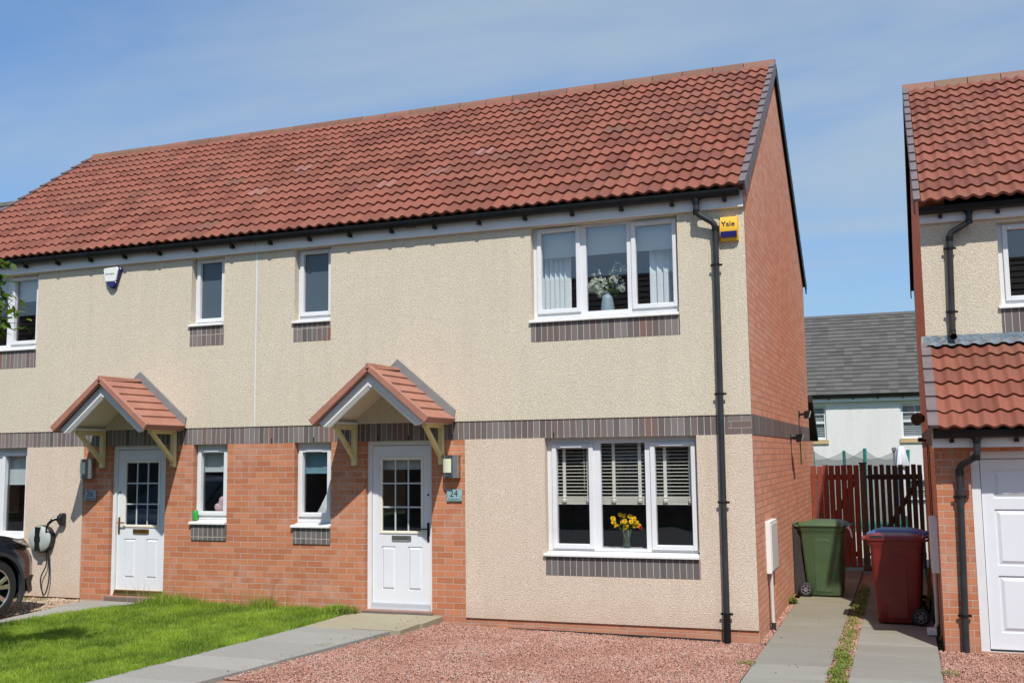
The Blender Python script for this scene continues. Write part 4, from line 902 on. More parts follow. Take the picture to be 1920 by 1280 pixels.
while y<5.5:
    dens=1.0 if (-1.9<y<-.2 or y<-2.1) else (.85 if 2.2<y<5 else .5)
    sp.append((.89+random.uniform(-.03,.03),y,.085,random.uniform(80,150)*dens,random.uniform(.03,.10)*(dens if dens>.5 else .5))); y+=.11
weeds('weed_strip','line of low yellow green weeds between the driveway lanes',sp,lambda x,y:-.148,size=.026)
weeds('weed','small weeds along the gravel side of the path to door 24',[(-4.15,-2.35,.14,140,.05),(-4.25,-2.75,.12,90,.03),(-4.07,-1.75,.16,180,.05),(-3.95,-1.42,.16,160,.04),(-4.42,-3.25,.12,60,.02),(-4.1,-2.1,.08,60,.07)],gz,size=.02)
weeds('weed','small weed on the gravel edge beside the left driveway lane',[(.03,-1.15,.10,110,.03)],gz,size=.022)
weeds('weed','weed at the garage corner edge of the right lane',[(1.86,-1.1,.09,110,.05)],lambda x,y:-.15,size=.022)
weeds('weed','dense green weed at the end of the lawn by door step 24',[(-4.98,-.12,.16,420,.13),(-5.2,-.1,.12,160,.08)],lambda x,y:-.02,size=.035)
weeds('weed','scraps of weed in the tan gravel by the charging cable',[(-10.1,-.25,.16,110,.05),(-9.75,-.2,.1,60,.04)],lambda x,y:-.02,size=.03)
weeds('weed','tuft of grass at the gable foot by the black board',[(.04,3.1,.06,120,.12)],lambda x,y:-.14,size=.05)
# ---------------------------------------------------------------- bins
def wheelie(col,label,loc,rz,lidopen=0,h=1.0):
    t=thing('wheelie_bin',label,'bin',loc,'wheelie bins between the houses'); mat=M[col]; LOC[t.name]=Vector((0,0,0))
    def rr(x0,x1,y0,y1,r,z,n=4):
        P=[]
        for (cx,cy,a0) in ((x1-r,y1-r,0),(x0+r,y1-r,90),(x0+r,y0+r,180),(x1-r,y0+r,270)):
            for k in range(n+1):
                a=math.radians(a0+90*k/n); P.append((cx+r*math.cos(a),cy+r*math.sin(a),z))
        return P
    def loft(mb,rings):
        n=len(rings[0]); V=[p for r in rings for p in r]; F=[]
        for i in range(len(rings)-1):
            for k in range(n): F.append((i*n+k,i*n+(k+1)%n,(i+1)*n+(k+1)%n,(i+1)*n+k))
        F+=[tuple(range(n-1,-1,-1)),tuple((len(rings)-1)*n+k for k in range(n))]; mb.add(V,F)
    # local: +x front of bin, back at -x with wheels and handle. body tapers downward
    b=MB(); R=[]
    for z,xf,xb,hy,r in ((.02,.245,-.20,.215,.05),(.05,.255,-.215,.225,.05),(.60,.288,-.255,.255,.05),(.86,.300,-.275,.268,.05),(.90,.302,-.277,.272,.05),(.93,.33,-.285,.288,.04),(.975,.332,-.285,.288,.04)):
        R.append(rr(xb,xf,-hy,hy,r,z))
    loft(b,R); body=b.build('body',mat,t,smooth=True)
    for s in (-1,1):  # arched side panel standing 6 mm proud
        p=MB(); pts=[]; n=8; w=.115; zt_=.80
        for k in range(n+1):
            a=PI*k/n; q=.05; 
        outline=[(-w,.07),(w,.07),(w,zt_-.05)]+[(w-.05+.05*math.cos(a),zt_-.05+.05*math.sin(a)) for a in np.linspace(0,PI/2,5)]+[(-w+.05-.05*math.sin(a),zt_-.05+.05*math.cos(a)) for a in np.linspace(0,PI/2,5)]+[(-w,zt_-.05)]
        def yat(z,off): return s*(.221+(.264-.221)*(z-.03)/.83+off)
        V=[(x+.02,yat(z,-.02),z) for x,z in outline]+[(x*.97+.02,yat(z,.009),z) for x,z in outline]; m_=len(outline)
        p.add(V,[tuple(range(m_)),tuple(range(2*m_-1,m_-1,-1))]+[(i,i+m_,(i+1)%m_+m_,(i+1)%m_) for i in range(m_)])
        p.build('side_panel',mat,body,bevel=.006)
    l=MB(); loft(l,[rr(-.30,.352,-.302,.302,.04,.977),rr(-.30,.360,-.305,.305,.045,.995),rr(-.26,.335,-.285,.285,.05,1.022),rr(-.15,.24,-.20,.20,.06,1.040+lidopen)]); lid=l.build('lid',mat,t,smooth=True)
    l=MB(); l.box(.345,.40,-.24,.24,.975,.998); l.build('lid_grip',mat,lid,bevel=.008)
    hd=MB(); hd.tube([(-.27,-.24,.965),(-.34,-.24,.985),(-.375,-.20,1.0),(-.375,.20,1.0),(-.34,.24,.985),(-.27,.24,.965)],.016,8); hd.build('handle',mat,t,smooth=True)
    hg=MB(); hg.tube([(-.30,-.22,1.0),(-.30,.22,1.0)],.015,8); hg.build('hinge_bar',mat,t,smooth=True)
    ax=MB(); ax.tube([(-.225,-.27,.10),(-.225,.27,.10)],.012,8); ax.build('axle',M['steel'],t)
    for s in (-1,1):
        w=MB(); w.lathe([(.05,-.026),(.088,-.026),(.100,-.016),(.100,.016),(.088,.026),(.05,.026)],(-.225,s*.262,.10),24,ax='y',closed=True); wh=w.build('wheel',M['rubber'],t,smooth=True)
        hb=MB(); hb.lathe([(.012,-.03),(.03,-.031),(.03,.031),(.012,.03)],(-.225,s*.262,.10),12,ax='y')
        for k in range(6):
            a=k*PI/3; dx,dz_=math.cos(a),math.sin(a); px,pz=-dz_*.006,dx*.006; y0,y1=s*.262-.030,s*.262+.030; cx,cz=-.225,.10
            hb.hexa([(cx+dx*.02-px,y0,cz+dz_*.02-pz),(cx+dx*.02+px,y0,cz+dz_*.02+pz),(cx+dx*.02+px,y1,cz+dz_*.02+pz),(cx+dx*.02-px,y1,cz+dz_*.02-pz),(cx+dx*.06-px,y0,cz+dz_*.06-pz),(cx+dx*.06+px,y0,cz+dz_*.06+pz),(cx+dx*.06+px,y1,cz+dz_*.06+pz),(cx+dx*.06-px,y1,cz+dz_*.06-pz)])
        rg_=MB(); rg_.lathe([(.056,-.028),(.064,-.029),(.064,.029),(.056,.028)],(-.225,s*.262,.10),20,ax='y',closed=True); rg_.build('rim',M['hubgrey'],wh); hb.build('hub',M['hubgrey'],wh)
    t.rotation_euler=(0,0,rz); return t
wheelie('bin_green','dark green wheelie bin by the brick gable with a white scrap under its lid',(.40,4.05,-.125),math.radians(-3),lidopen=.02)
wheelie('bin_red','dark red wheelie bin, the nearest, standing against the neighbour\'s side wall',(1.42,1.86,-.132),math.radians(180))
sl_=MB(); sl_.box(1.12,1.27,1.86-.306,1.86-.300,.875,.905); o=sl_.build('lid_slot',M['black_matt'],None); o.parent=[b for b in bpy.data.objects if b.get('label','').startswith('dark red wheelie')][0]; o.matrix_parent_inverse=(Matrix.Translation((1.42,1.86,-.132))@Matrix.Rotation(PI,4,'Z')).inverted()
wheelie('bin_blue','blue lidded wheelie bin hidden behind the red bin',(1.46,2.62,-.13),math.radians(178),lidopen=.012)
mb=MB()
pts=[(.74,3.80,.84),(.775,3.79,.85),(.80,3.80,.80),(.81,3.80,.74),(.82,3.80,.70)]
mb.tube(pts,[.012,.022,.016,.013,.006],7); o=mb.build('plastic_bag',M['parasol'],None,smooth=True); tag(o,'white scrap of plastic hanging out of the green bin lid','bag')
mb=MB(); mb.prism([(.0035,.86),(.105,.86),(.115,.5),(.16,.05),(.165,-.128),(.0035,-.128)],'y',3.84,4.30); o=mb.build('leaning_board',M['board'],None,bevel=.01); tag(o,'black weathered board wedged between gable wall and green bin','board')
mb=MB(); mb.hexa([(1.70,2.12,-.13),(1.735,2.12,-.13),(1.735,2.26,-.13),(1.70,2.26,-.13),(1.83,2.14,1.02),(1.852,2.14,1.02),(1.852,2.24,1.02),(1.83,2.24,1.02)]); mb.build; o=mb.build('timber_plank',M['wood_or'],None,bevel=.003); tag(o,'bare orange timber plank leaning on the neighbour wall behind the red bin','plank')
# ---------------------------------------------------------------- gates and fence
def gate(name,label,x0,x1,y,zb,zt,nb,gap,mat,seed,pointed=False,hinge=True):
    t=thing(name,label,'gate',((x0+x1)/2,y,zb)); rg=random.Random(seed); w=(x1-x0)/nb
    for i in range(nb):
        b=MB(); a=x0+i*w+gap/2*rg.uniform(.7,1.3); c=x0+(i+1)*w-gap/2*rg.uniform(.7,1.3); tz=zt+rg.uniform(-.012,.012); ln=rg.uniform(-.006,.006)
        b.hexa([(a,y-.011,zb),(c,y-.011,zb),(c,y+.011,zb),(a,y+.011,zb),(a+ln,y-.011,tz),(c+ln,y-.011,tz),(c+ln,y+.011,tz),(a+ln,y+.011,tz)]); b.build('board',mat,t,bevel=.002)
    for z in (zb+.22,zt-.20):
        r=MB(); r.box(x0+.01,x1-.01,y+.012,y+.055,z-.045,z+.045); r.build('rail',mat,t)
    r=MB(); r.hexa([(x0+.02,y+.012,zb+.27),(x0+.11,y+.012,zb+.27),(x0+.11,y+.05,zb+.27),(x0+.02,y+.05,zb+.27),(x1-.12,y+.012,zt-.25),(x1-.03,y+.012,zt-.25),(x1-.03,y+.05,zt-.25),(x1-.12,y+.05,zt-.25)]); r.build('brace',mat,t)
    if hinge:
        for z in (zt-.2,zb+.22):
            h=MB(); h.hexa([(x0-.02,y-.018,z-.022),(x0+.62,y-.018,z-.006),(x0+.62,y-.0115,z-.006),(x0-.02,y-.0115,z-.022),(x0-.02,y-.018,z+.022),(x0+.62,y-.018,z+.006),(x0+.62,y-.0115,z+.006),(x0-.02,y-.0115,z+.022)]); h.build('strap_hinge',M['iron'],t)
        h=MB(); h.lathe([(.008,-.012),(.026,-.014),(.026,-.022),(.008,-.026)],(x0+.66,y-.008,zt-.26),12,ax='y'); h.box(x0+.58,x0+.74,y-.02,y-.0115,zt-.235,zt-.215); h.build('ring_latch',M['iron'],t)
    return t
gate('wooden_gate','red stained board gate between the brick gable and the dark post',.005,.81,7.30,-.06,1.665,8,.012,M['fence_red'],3,hinge=False)
gate('wooden_gate','dark brown weathered gate with open gaps beside the neighbour\'s wall',.935,1.835,7.34,-.06,1.665,9,.026,M['fence_dark'],5)
mb=MB(); mb.box(.822,.925,7.27,7.40,-.12,1.69); mb.box(.81,.937,7.255,7.415,1.69,1.715); o=mb.build('gate_post',M['fence_post'],None,bevel=.004); tag(o,'square weathered post with flat cap between the two side gates','post')
mb=MB(); mb.box(.55,.58,8.15,8.19,-.1,1.25); mb.lathe([(.03,0),(.055,.03),(.055,.20),(.03,.23)],(.565,8.17,.62),10); o=mb.build('blue_post_toy',M['bin_blue'],None); tag(o,'blue plastic swingball pole glimpsed through the red gate','pole')
# back garden
t=thing('trampoline','teal posted trampoline net rising above the red gate','trampoline',(.25,13.0,-.6))
c=(.25,13.0); R_=1.35
mb=MB(); mb.tube([(c[0]+R_*math.cos(a),c[1]+R_*math.sin(a),.25) for a in np.linspace(0,2*PI,33)],.02,8,cap=False); mb.build('frame_ring',M['post_grey'],t,smooth=True)
mb=MB(); mb.lathe([(R_-.15,.0),(R_-.15,.004)],(c[0],c[1],.25),32); mb.build('jump_mat',M['black_matt'],t)
mb=MB(); mb.lathe([(R_-.16,.0),(R_+.02,.0),(R_+.02,.03),(R_-.16,.03)],(c[0],c[1],.262),32); mb.build('edge_pad',M['teal'],t)
PA=[-2.55,-1.95,-1.2,-.3,.6,1.6,2.6]; tops=[]
for i,a in enumerate(PA):
    px,py=c[0]+R_*math.cos(a),c[1]+R_*math.sin(a); ox,oy=.10*math.cos(a),.10*math.sin(a); zt_=1.97-.04*(i%2)
    mb=MB(); mb.tube([(px,py,-.62),(px,py,.5),(px+ox,py+oy,zt_)],.035,8); mb.build('net_post',M['teal'],t,smooth=True); tops.append((px+ox*.6,py+oy*.6,zt_))
V=[];F=[]
for i in range(len(tops)):
    p,q=Vector(tops[i]),Vector(tops[(i+1)%len(tops)]); o=len(V); n=8
    for k in range(n+1):
        s=k/n; top=p.lerp(q,s); top.z-=.22*4*s*(1-s); bot=Vector((top.x,top.y,.30)); V+=[bot,top]
    F+=[(o+2*k,o+2*k+2,o+2*k+3,o+2*k+1) for k in range(n)]
mb=MB(); mb.add(V,F); mb.build('net',M['net'],t,fix=False)
t=thing('rotary_dryer','folded rotary dryer under a white cover above the dark gate','clothes dryer',(1.49,12.0,-.4))
mb=MB(); mb.tube([(1.49,12,-.5),(1.49,12,1.98)],.022,8); mb.build('pole',M['post_grey'],t)
V=[];F=[];n=20
prof=[(.045,2.00),(.07,1.97),(.10,1.80),(.135,1.62),(.12,1.58),(.06,1.60),(.085,1.35),(.10,.9),(.06,.55)]
for r_,z in prof:
    for k in range(n):
        a=2*PI*k/n; rr_=r_*(1+.22*math.sin(5*a)*(1 if z<1.95 else .2)); V.append((1.49+rr_*math.cos(a),12+rr_*math.sin(a),z))
for i in range(len(prof)-1):
    for k in range(n): F.append((i*n+k,i*n+(k+1)%n,(i+1)*n+(k+1)%n,(i+1)*n+k))
mb=MB(); mb.add(V,F); mb.build('cover',M['parasol'],t,smooth=True)
mb=MB(); mb.box(1.33,1.375,11.6,11.65,-.4,1.96); mb.box(1.31,1.40,11.58,11.66,1.90,1.98); o=mb.build('garden_post',M['post_grey'],None,bevel=.004); tag(o,'grey post left of the covered dryer behind the dark gate','post')
for (xa,xb,col,nm,lb) in ((-.1,2.6,'cladding','boundary_fence','pale panel fence crossing the back garden behind the gates'),):
    t=thing(nm,lb,'fence',(0,17.0,-1))
    for i in range(9):
        xx=-6+i*1.83; mb=MB(); mb.box(xx+.05,xx+1.78,17.0,17.03,-1.1,.55); mb.build('panel',M[col],t,bevel=.004)
        mb=MB(); mb.box(xx-.045,xx+.045,16.98,17.06,-1.2,.62); mb.build('fence_post',M['fence_post'],t)
# ---------------------------------------------------------------- wall fittings
def lamp(label,x0,x1,z0,z1,bright):
    t=thing('wall_lamp',label,'wall lamp',((x0+x1)/2,0,z0),'steel porch lamps'); xc=(x0+x1)/2; w=(x1-x0)/2
    prof=[(xc+w*math.sin(a),.012-.13*max(0,math.cos(a))**.75) for a in np.linspace(-PI/2,PI/2,15)]
    def shell(name,za,zb,mat,off=0,sub=None,par=t):
        P=[(x,y-off) for x,y in (sub or prof)]; mb=MB(); mb.prism(P+[(P[-1][0],.0115),(P[0][0],.0115)],'z',za,zb); return mb.build(name,mat,par,smooth=True)
    shell('body',z0,z1,M['steel'])
    sub=[(xc+w*math.sin(a),.008-.13*max(0,math.cos(a))**.75) for a in np.linspace(-.78,.34,9)]
    shell('diffuser',z0+.065,z1-.045,M['diffuser'],.004,sub)
    for zz in (z0+.032,z1-.02):
        mb=MB(); mb.lathe([(.002,0),(.008,.001),(.008,.006)],(xc-.01,-.128,zz),10,ax='y'); mb.build('screw',M['chrome'],t)
lamp('steel and cream porch lamp on brick right of door 24',-3.715,-3.495,1.64,1.915,1)
lamp('steel porch lamp in shade left of door 26',-9.265,-9.055,1.655,1.925,0)
def plaque(label,x0,x1,z0,z1,num,mat):
    t=thing('house_number_plaque',label,'sign',((x0+x1)/2,0,z0),'house number plaques')
    mb=MB(); mb.box(x0,x1,-.012,-.004,z0,z1); mb.build('plate',M[mat],t,bevel=.002)
    xc=(x0+x1)/2; text('number',num,.115,(xc-.006,-.0128,z0+(z1-z0)*.62),M['ink'],t)
    text('street_name','Hamlet Drive',.030,(xc,-.0128,z0+(z1-z0)*.15),M['ink'],t)
    mb=MB()
    for (a,b) in ((x0+.01,z0+(z1-z0)*.45),(x1-.01,z0+(z1-z0)*.45)): mb.lathe([(.001,-.003),(.006,-.002),(.006,.01)],(a,-.013,b),8,ax='y'); 
    mb.build('standoffs',M['chrome'],t)
plaque('glass plaque reading 24 below the lamp right of the door',-3.675,-3.475,1.36,1.50,'24','plaque_a')
plaque('glass plaque reading 26 below the lamp left of its door',-9.215,-9.015,1.352,1.495,'26','plaque_b')
# yellow alarm box
t=thing('alarm_box','yellow and blue Yale alarm box at the top right corner','alarm box',(-.165,0,4.27))
mb=MB(); V=[]; F=[]; nu=5
prof=[(4.545,-.03),(4.54,-.058),(4.49,-.075),(4.41,-.085),(4.36,-.082),(4.30,-.060),(4.272,-.05),(4.268,-.02)]
for z,y in prof:
    hw=.100+.006*math.sin((z-4.27)/.27*PI)
    for u in (-1,-.93,0,.93,1): V.append((-.165+hw*u,y+(.02 if abs(u)==1 else 0),z))
for i in range(len(prof)-1):
    for k in range(4): F.append((i*5+k,i*5+k+1,(i+1)*5+k+1,(i+1)*5+k))
m_=len(V)
for z,y in prof: V+=[(-.165-.1,-.001,z),(-.165+.1,-.001,z)]
for i in range(len(prof)-1):
    F+= [(i*5,(i+1)*5,m_+2*(i+1),m_+2*i),(i*5+4,m_+2*i+1,m_+2*(i+1)+1,(i+1)*5+4)]
F+=[(0,1,2,3,4,m_+1,m_),tuple([len(prof)*5-5,m_+2*len(prof)-2,m_+2*len(prof)-1]+[len(prof)*5-k for k in (1,2,3,4)])]
mb.add(V,F); mb.build('cover',M['yellow'],t,smooth=True)
mb=MB(); mb.hexa([(-.165-.088,-.080,4.303),(-.165+.088,-.080,4.303),(-.165+.088,-.05,4.303),(-.165-.088,-.05,4.303),(-.165-.092,-.0885,4.372),(-.165+.092,-.0885,4.372),(-.165+.092,-.06,4.372),(-.165-.092,-.06,4.372)]); mb.build('strobe_lens',M['navy'],t,bevel=.004)
text('lettering','Yale',.088,(-.170,-.0835,4.452),M['ink'],t,bold=.0008)
# white and blue bell box of 26
t=thing('alarm_box','small white alarm box with blue tip high on the left wall','alarm box',(-8.82,0,4.32))
def shield(z0,z1,w0,w1,y,name,mat,depth,cx=-8.815,r=.02):
    mb=MB(); pts=[(cx-w1+r,z1),(cx+w1-r,z1+.008),(cx+w1,z1-r),(cx+w0,z0+.01),(cx+w0-.02,z0-.006),(cx-w0+.02,z0-.006),(cx-w0,z0+.01),(cx-w1,z1-r)]
    mb.prism(pts,'y',y-depth,y); return mb.build(name,mat,t,bevel=.006)
shield(4.325,4.600,.050,.142,-.002,'back_plate',M['navy'],.045,cx=-8.805); shield(4.415,4.604,.092,.128,-.048,'front_cover',M['white_pl'],.028,cx=-8.822)
shield(4.335,4.41,.045,.085,-.048,'strobe',M['navy'],.022,cx=-8.81)
text('lettering','innovate',.045,(-8.835,-.0768,4.52),M['ink'],t)
# EV charger
t=thing('ev_charger','grey oval car charger with black stripe on the wall behind the car','charger',(-9.9,0,.6))
cx,cz,ra,rb=-9.915,.815,.205,.19
def disc(y0,y1,a,b,name,mat,dome=0,x0=None,x1=None,par=t):
    mb=MB(); rings=[(1,y0),(1.0,y1+.012 if dome else y1),(.93,y1)] + ([(.6,y1-dome*.8),(.2,y1-dome),(.001,y1-dome)] if dome else [(.001,y1)])
    V=[];F=[];n=32
    for s,y in rings:
        for k in range(n): an=2*PI*k/n; V.append((cx+a*s*math.cos(an),y,cz+b*s*math.sin(an)))
    for i in range(len(rings)-1):
        for k in range(n): F.append((i*n+k,i*n+(k+1)%n,(i+1)*n+(k+1)%n,(i+1)*n+k))
    F.append(tuple(range(n))); mb.add(V,F); return mb.build(name,mat,par,smooth=True)
disc(-.001,-.075,ra,rb,'back_shell',M['black']); disc(-.076,-.105,ra*.93,rb*.95,'front_cover',M['charger_grey'],dome=.02)
mb=MB(); 
for (z,w) in ():
    pass
pts=[(-.045,.168),(.045,.168),(.040,.05),(.052,.03),(.052,-.03),(.040,-.05),(.045,-.168),(-.045,-.168),(-.040,-.05),(-.052,-.03),(-.052,.03),(-.040,.05)]
mb.prism([(cx-.01+x,cz+z) for x,z in pts],'y',-.134,-.10); mb.build('display_panel',M['black'],t,bevel=.004)
h=MB(); h.prism([(-.001,1.0),(-.001,1.175),(-.05,1.172),(-.115,1.12),(-.13,1.09),(-.10,1.06),(-.05,1.0)],'x',-9.62,-9.53); h.build('plug_holster',M['black'],t,bevel=.012)
h=MB(); h.tube([(-9.60,-.09,1.11),(-9.64,-.14,1.09),(-9.71,-.15,1.03),(-9.76,-.13,.96),(-9.79,-.10,.90)],[.026,.026,.018,.013,.012],10); h.build('plug',M['black'],t,smooth=True)
h=MB(); cab=[(-9.79,-.10,.90),(-9.81,-.07,.78),(-9.815,-.05,.62),(-9.82,-.05,.45),(-9.90,-.05,.30),(-9.905,-.05,.18),(-9.87,-.05,.08),(-9.835,-.05,.045),(-9.80,-.05,.09),(-9.765,-.05,.22),(-9.76,-.05,.36),(-9.775,-.05,.55),(-9.78,-.06,.70)]
from mathutils.geometry import interpolate_bezier
def smoothline(P,k=5):
    P=[Vector(p) for p in P]; out=[]
    for i in range(len(P)-1):
        p0=P[max(i-1,0)];p1=P[i];p2=P[i+1];p3=P[min(i+2,len(P)-1)]
        for j in range(k):
            s=j/k; out.append(.5*((2*p1)+(p2-p0)*s+(2*p0-5*p1+4*p2-p3)*s*s+(3*p1-p0-3*p2+p3)*s**3))
    return out+[P[-1]]
h.tube(smoothline(cab),.009,7); h.build('cable',M['black'],t,smooth=True)
# meter boxes
t=thing('meter_box','pale meter box and pipe on the sunlit brick gable','meter box',(.05,1.1,-.1))
mb=MB(); mb.box(.001,.062,.80,1.46,.505,1.10); mb.build('case',M['meter'],t,bevel=.006)
mb=MB(); mb.box(.0625,.070,.83,1.43,.535,1.07); mb.build('door',M['meter'],t,bevel=.003)
mb=MB(); mb.tube([(.04,.90,.505),(.045,.88,.0),(.05,.87,-.06)],.022,10); mb.build('supply_pipe',M['white_pipe'],t,smooth=True)
mb=MB(); mb.tube([(.05,.87,-.05),(.052,.868,-.135)],.027,10); mb.build('pipe_foot',M['grey_pipe'],t)
t=thing('meter_box','shaded meter box with grey pipe on the garage side wall','meter box',(1.82,1.1,-.1))
mb=MB(); mb.box(1.775,1.854,.45,1.08,.60,1.17); mb.build('case',M['meter'],t,bevel=.006)
for z in (.68,1.08):
    mb=MB(); mb.lathe([(.001,-.006),(.008,-.005),(.008,.004)],(1.772,.5,z),8,ax='x'); mb.build('screw',M['steel'],t)
mb=MB(); mb.tube([(1.81,1.0,.60),(1.81,1.02,-.0),(1.78,1.05,-.08)],.020,10); mb.build('supply_pipe',M['white_pipe'],t,smooth=True)
mb=MB(); mb.tube(smoothline([(1.84,.62,.60),(1.842,.60,.3),(1.84,.62,-.05),(1.82,.72,-.13)]),.010,8); mb.build('copper_pipe',M['copper'],t,smooth=True)
mb=MB(); mb.box(1.70,1.80,.95,1.08,-.13,-.06); mb.build('valve',M['white_pl'],t,bevel=.006)
# lights and cables on the gables
def flood(name,label,p,out,sz,cat='security light'):
    t=thing(name,label,cat,p); x,y,z=p; s=out
    mb=MB(); mb.box(min(x,x+s*.02),max(x,x+s*.02),y-.05,y+.05,z-.06,z+.06); mb.build('back_plate',M['black'],t,bevel=.004)
    mb=MB(); mb.tube([(x+s*.02,y,z),(x+s*.09,y-.02,z+.005)],.018,8); mb.build('arm',M['black'],t)
    mb=MB(); mb.hexa([(x+s*.085,y-.10*sz,z-.07*sz),(x+s*.16,y-.13*sz,z-.05*sz),(x+s*.16,y+.10*sz,z-.05*sz),(x+s*.085,y+.08*sz,z-.07*sz),(x+s*.085,y-.10*sz,z+.05*sz),(x+s*.19,y-.12*sz,z+.06*sz),(x+s*.19,y+.10*sz,z+.06*sz),(x+s*.085,y+.08*sz,z+.05*sz)]); mb.build('lamp_head',M['black'],t,bevel=.01)
flood('security_light','black security light on the gable, nearer and lower one, below its cable',(.002,4.15,2.11),1,1.0)
flood('security_light','black security light on the gable, farther and higher near the lean-to',(.002,5.6,2.50),1,1.0)
mb=MB(); mb.tube(smoothline([(.006,5.55,2.46),(.006,5.50,2.2),(.006,5.62,1.9),(.006,5.55,1.72)]),.006,6); o=mb.build('cable_run',M['black'],None); tag(o,'thin black cable hanging from the higher light on the sunlit gable','cable')
mb=MB(); mb.tube(smoothline([(.006,4.15,2.05),(.006,4.18,1.8),(.006,4.25,1.62)]),.004,6); o=mb.build('cable_run',M['black'],None); tag(o,'short black cable hanging from the lower light on the sunlit gable','cable')
t=thing('thermometer','yellow striped wall thermometer on the gable beside the cable','thermometer',(.01,5.8,1.8)); mb=MB(); mb.box(.001,.012,5.72,5.82,1.72,2.07); mb.build('backing',M['brass'],t)
for k in range(6):
    mb=MB(); mb.box(.0125,.018,5.70,5.84,1.80+.045*k,1.822+.045*k); mb.build('stripe',M['yellow'],t)
t=thing('security_camera','round black security lamp high on the neighbour\'s gable','security light',(1.855,4.3,2.5))
mb=MB(); mb.tube([(1.852,4.3,2.38),(1.79,4.28,2.36)],.02,8); mb.build('arm',M['black'],t); mb=MB(); mb.tube([(1.79,4.33,2.36),(1.745,4.23,2.345)],[.075,.085],16); mb.build('lamp_head',M['black'],t,smooth=True)
t=thing('security_camera','black camera under the round lamp on the neighbour\'s gable','camera',(1.855,4.0,2.1))
mb=MB(); mb.tube([(1.853,4.0,2.04),(1.80,3.98,2.05)],.016,8); mb.build('arm',M['black'],t); mb=MB(); mb.hexa([(1.74,3.78,2.02),(1.80,3.78,2.02),(1.81,4.05,2.03),(1.75,4.05,2.03),(1.74,3.78,2.075),(1.80,3.78,2.075),(1.81,4.05,2.085),(1.75,4.05,2.085)]); mb.build('camera_head',M['black'],t,bevel=.006)
mb=MB(); mb.tube(smoothline([(1.849,2.4,1.95),(1.849,2.35,1.3),(1.849,2.42,.6),(1.849,2.3,.1)]),.006,6); o=mb.build('cable_run',M['black'],None); tag(o,'nearer thin cable running down the neighbour\'s shaded brick gable','cable')
mb=MB(); mb.tube(smoothline([(1.849,3.3,2.0),(1.849,3.35,1.0),(1.849,3.3,.4)]),.006,6); o=mb.build('cable_run',M['black'],None); tag(o,'farther thin cable running down the neighbour\'s shaded brick gable','cable')
# drinks can
t=thing('drinks_can','bright green drinks can on the small white sill','can',(-7.33,-.0,1.07)); mb=MB(); mb.lathe([(.024,0),(.031,.008),(.033,.016),(.033,.118),(.027,.130)],(-7.375,.035,1.092),18); mb.build('can_body',M['green_can'],t,smooth=True)
mb=MB(); mb.lathe([(.026,.1302),(.027,.134),(.024,.134),(.023,.131)],(-7.375,.035,1.092),18); mb.build('rim',M['chrome'],t)
# ---------------------------------------------------------------- blinds and window ornaments
def roller(label,x0,x1,z0,z1,y,mat):
    t=thing('roller_blind',label,'blind',((x0+x1)/2,y,z1)); mb=MB(); mb.box(x0,x1,y,y+.003,z0,z1); mb.build('fabric',M[mat],t)
    mb=MB(); mb.box(x0,x1,y-.006,y+.009,z0-.018,z0-.0005); mb.build('bottom_bar',M[mat],t,bevel=.003)
roller('pale roller blind half drawn across the large upper window',-2.53,-.78,4.30,4.62,.20,'blind_grey')
roller('pale roller blind in the far left upper window',-11.95,-10.22,4.285,4.62,.20,'blind_grey')
roller('blue roller blind in the small window beside door 24',-5.83,-5.30,1.715,2.08,.20,'blind_blue')
roller('grey roller blind in the small window above the green can',-7.42,-6.87,1.745,2.08,.20,'blind_grey')
roller('pale blind in the lower left window behind the car',-12.05,-10.30,1.58,2.08,.20,'blind_grey')
roller('dim blind behind the glazing bars of door 24',-4.70,-4.00,1.76,1.95,.22,'blind_grey')
roller('blue blind behind obscured glass, right of the white wall joint',-5.84,-5.32,4.10,4.62,.16,'blind_blue')
roller('blue blind behind obscured glass, left of the white wall joint',-7.48,-6.97,4.15,4.62,.16,'blind_blue')
def verticals(label,xs,z0,z1,y,ang):
    t=thing('vertical_blind',label,'blind',(xs[0],y,z1))
    for x in xs:
        a=math.radians(ang); dx,dy=.044*math.cos(a),.044*math.sin(a); V=[];F=[]
        for i in range(5):
            s=-1+i*.5; bow=.006*(1-s*s); px,py=x+dx*s-dy*bow/.044,y+dy*s+bow
            V+=[(px,py,z0),(px,py,z1)]
        F=[(2*i,2*i+2,2*i+3,2*i+1) for i in range(4)]
        mb=MB(); mb.add(V,F); mb.build('slat',M['blind_white'],t,fix=False)
verticals('white vertical blind slats at the left of the large upper window',[-2.49+.062*i for i in range(6)],3.56,4.42,.30,38)
verticals('white vertical blind slats at the right of the large upper window',[-1.12,-1.035,-.955,-.885],3.56,4.42,.30,28)
# venetian blind
t=thing('venetian_blind','cream venetian blind drawn half way down the lower window','blind',(-1.51,.2,2.08))
x0,x1=-2.40,-.63; mb=MB(); mb.box(x0,x1,.185,.235,2.035,2.085); mb.build('head_rail',M['blind_cream'],t,bevel=.003)
n=15; zb_,zt_=1.425,2.03
for i in range(n):
    z=zb_+(zt_-zb_)*(i+.5)/n; a=math.radians(9); s=MB(); dy,dz_=.025*math.cos(a),.025*math.sin(a)
    s.hexa([(x0,.21-dy,z-dz_),(x1,.21-dy,z-dz_),(x1,.21+dy,z+dz_),(x0,.21+dy,z+dz_),(x0,.21-dy,z-dz_+.003),(x1,.21-dy,z-dz_+.003),(x1,.21+dy,z+dz_+.003),(x0,.21+dy,z+dz_+.003)]); s.build('slat',M['blind_cream'],t)
s=MB()
for k in range(6): s.box(x0,x1,.186,.234,1.338+.013*k,1.3475+.013*k)
s.build('stacked_slats',M['blind_cream'],t)
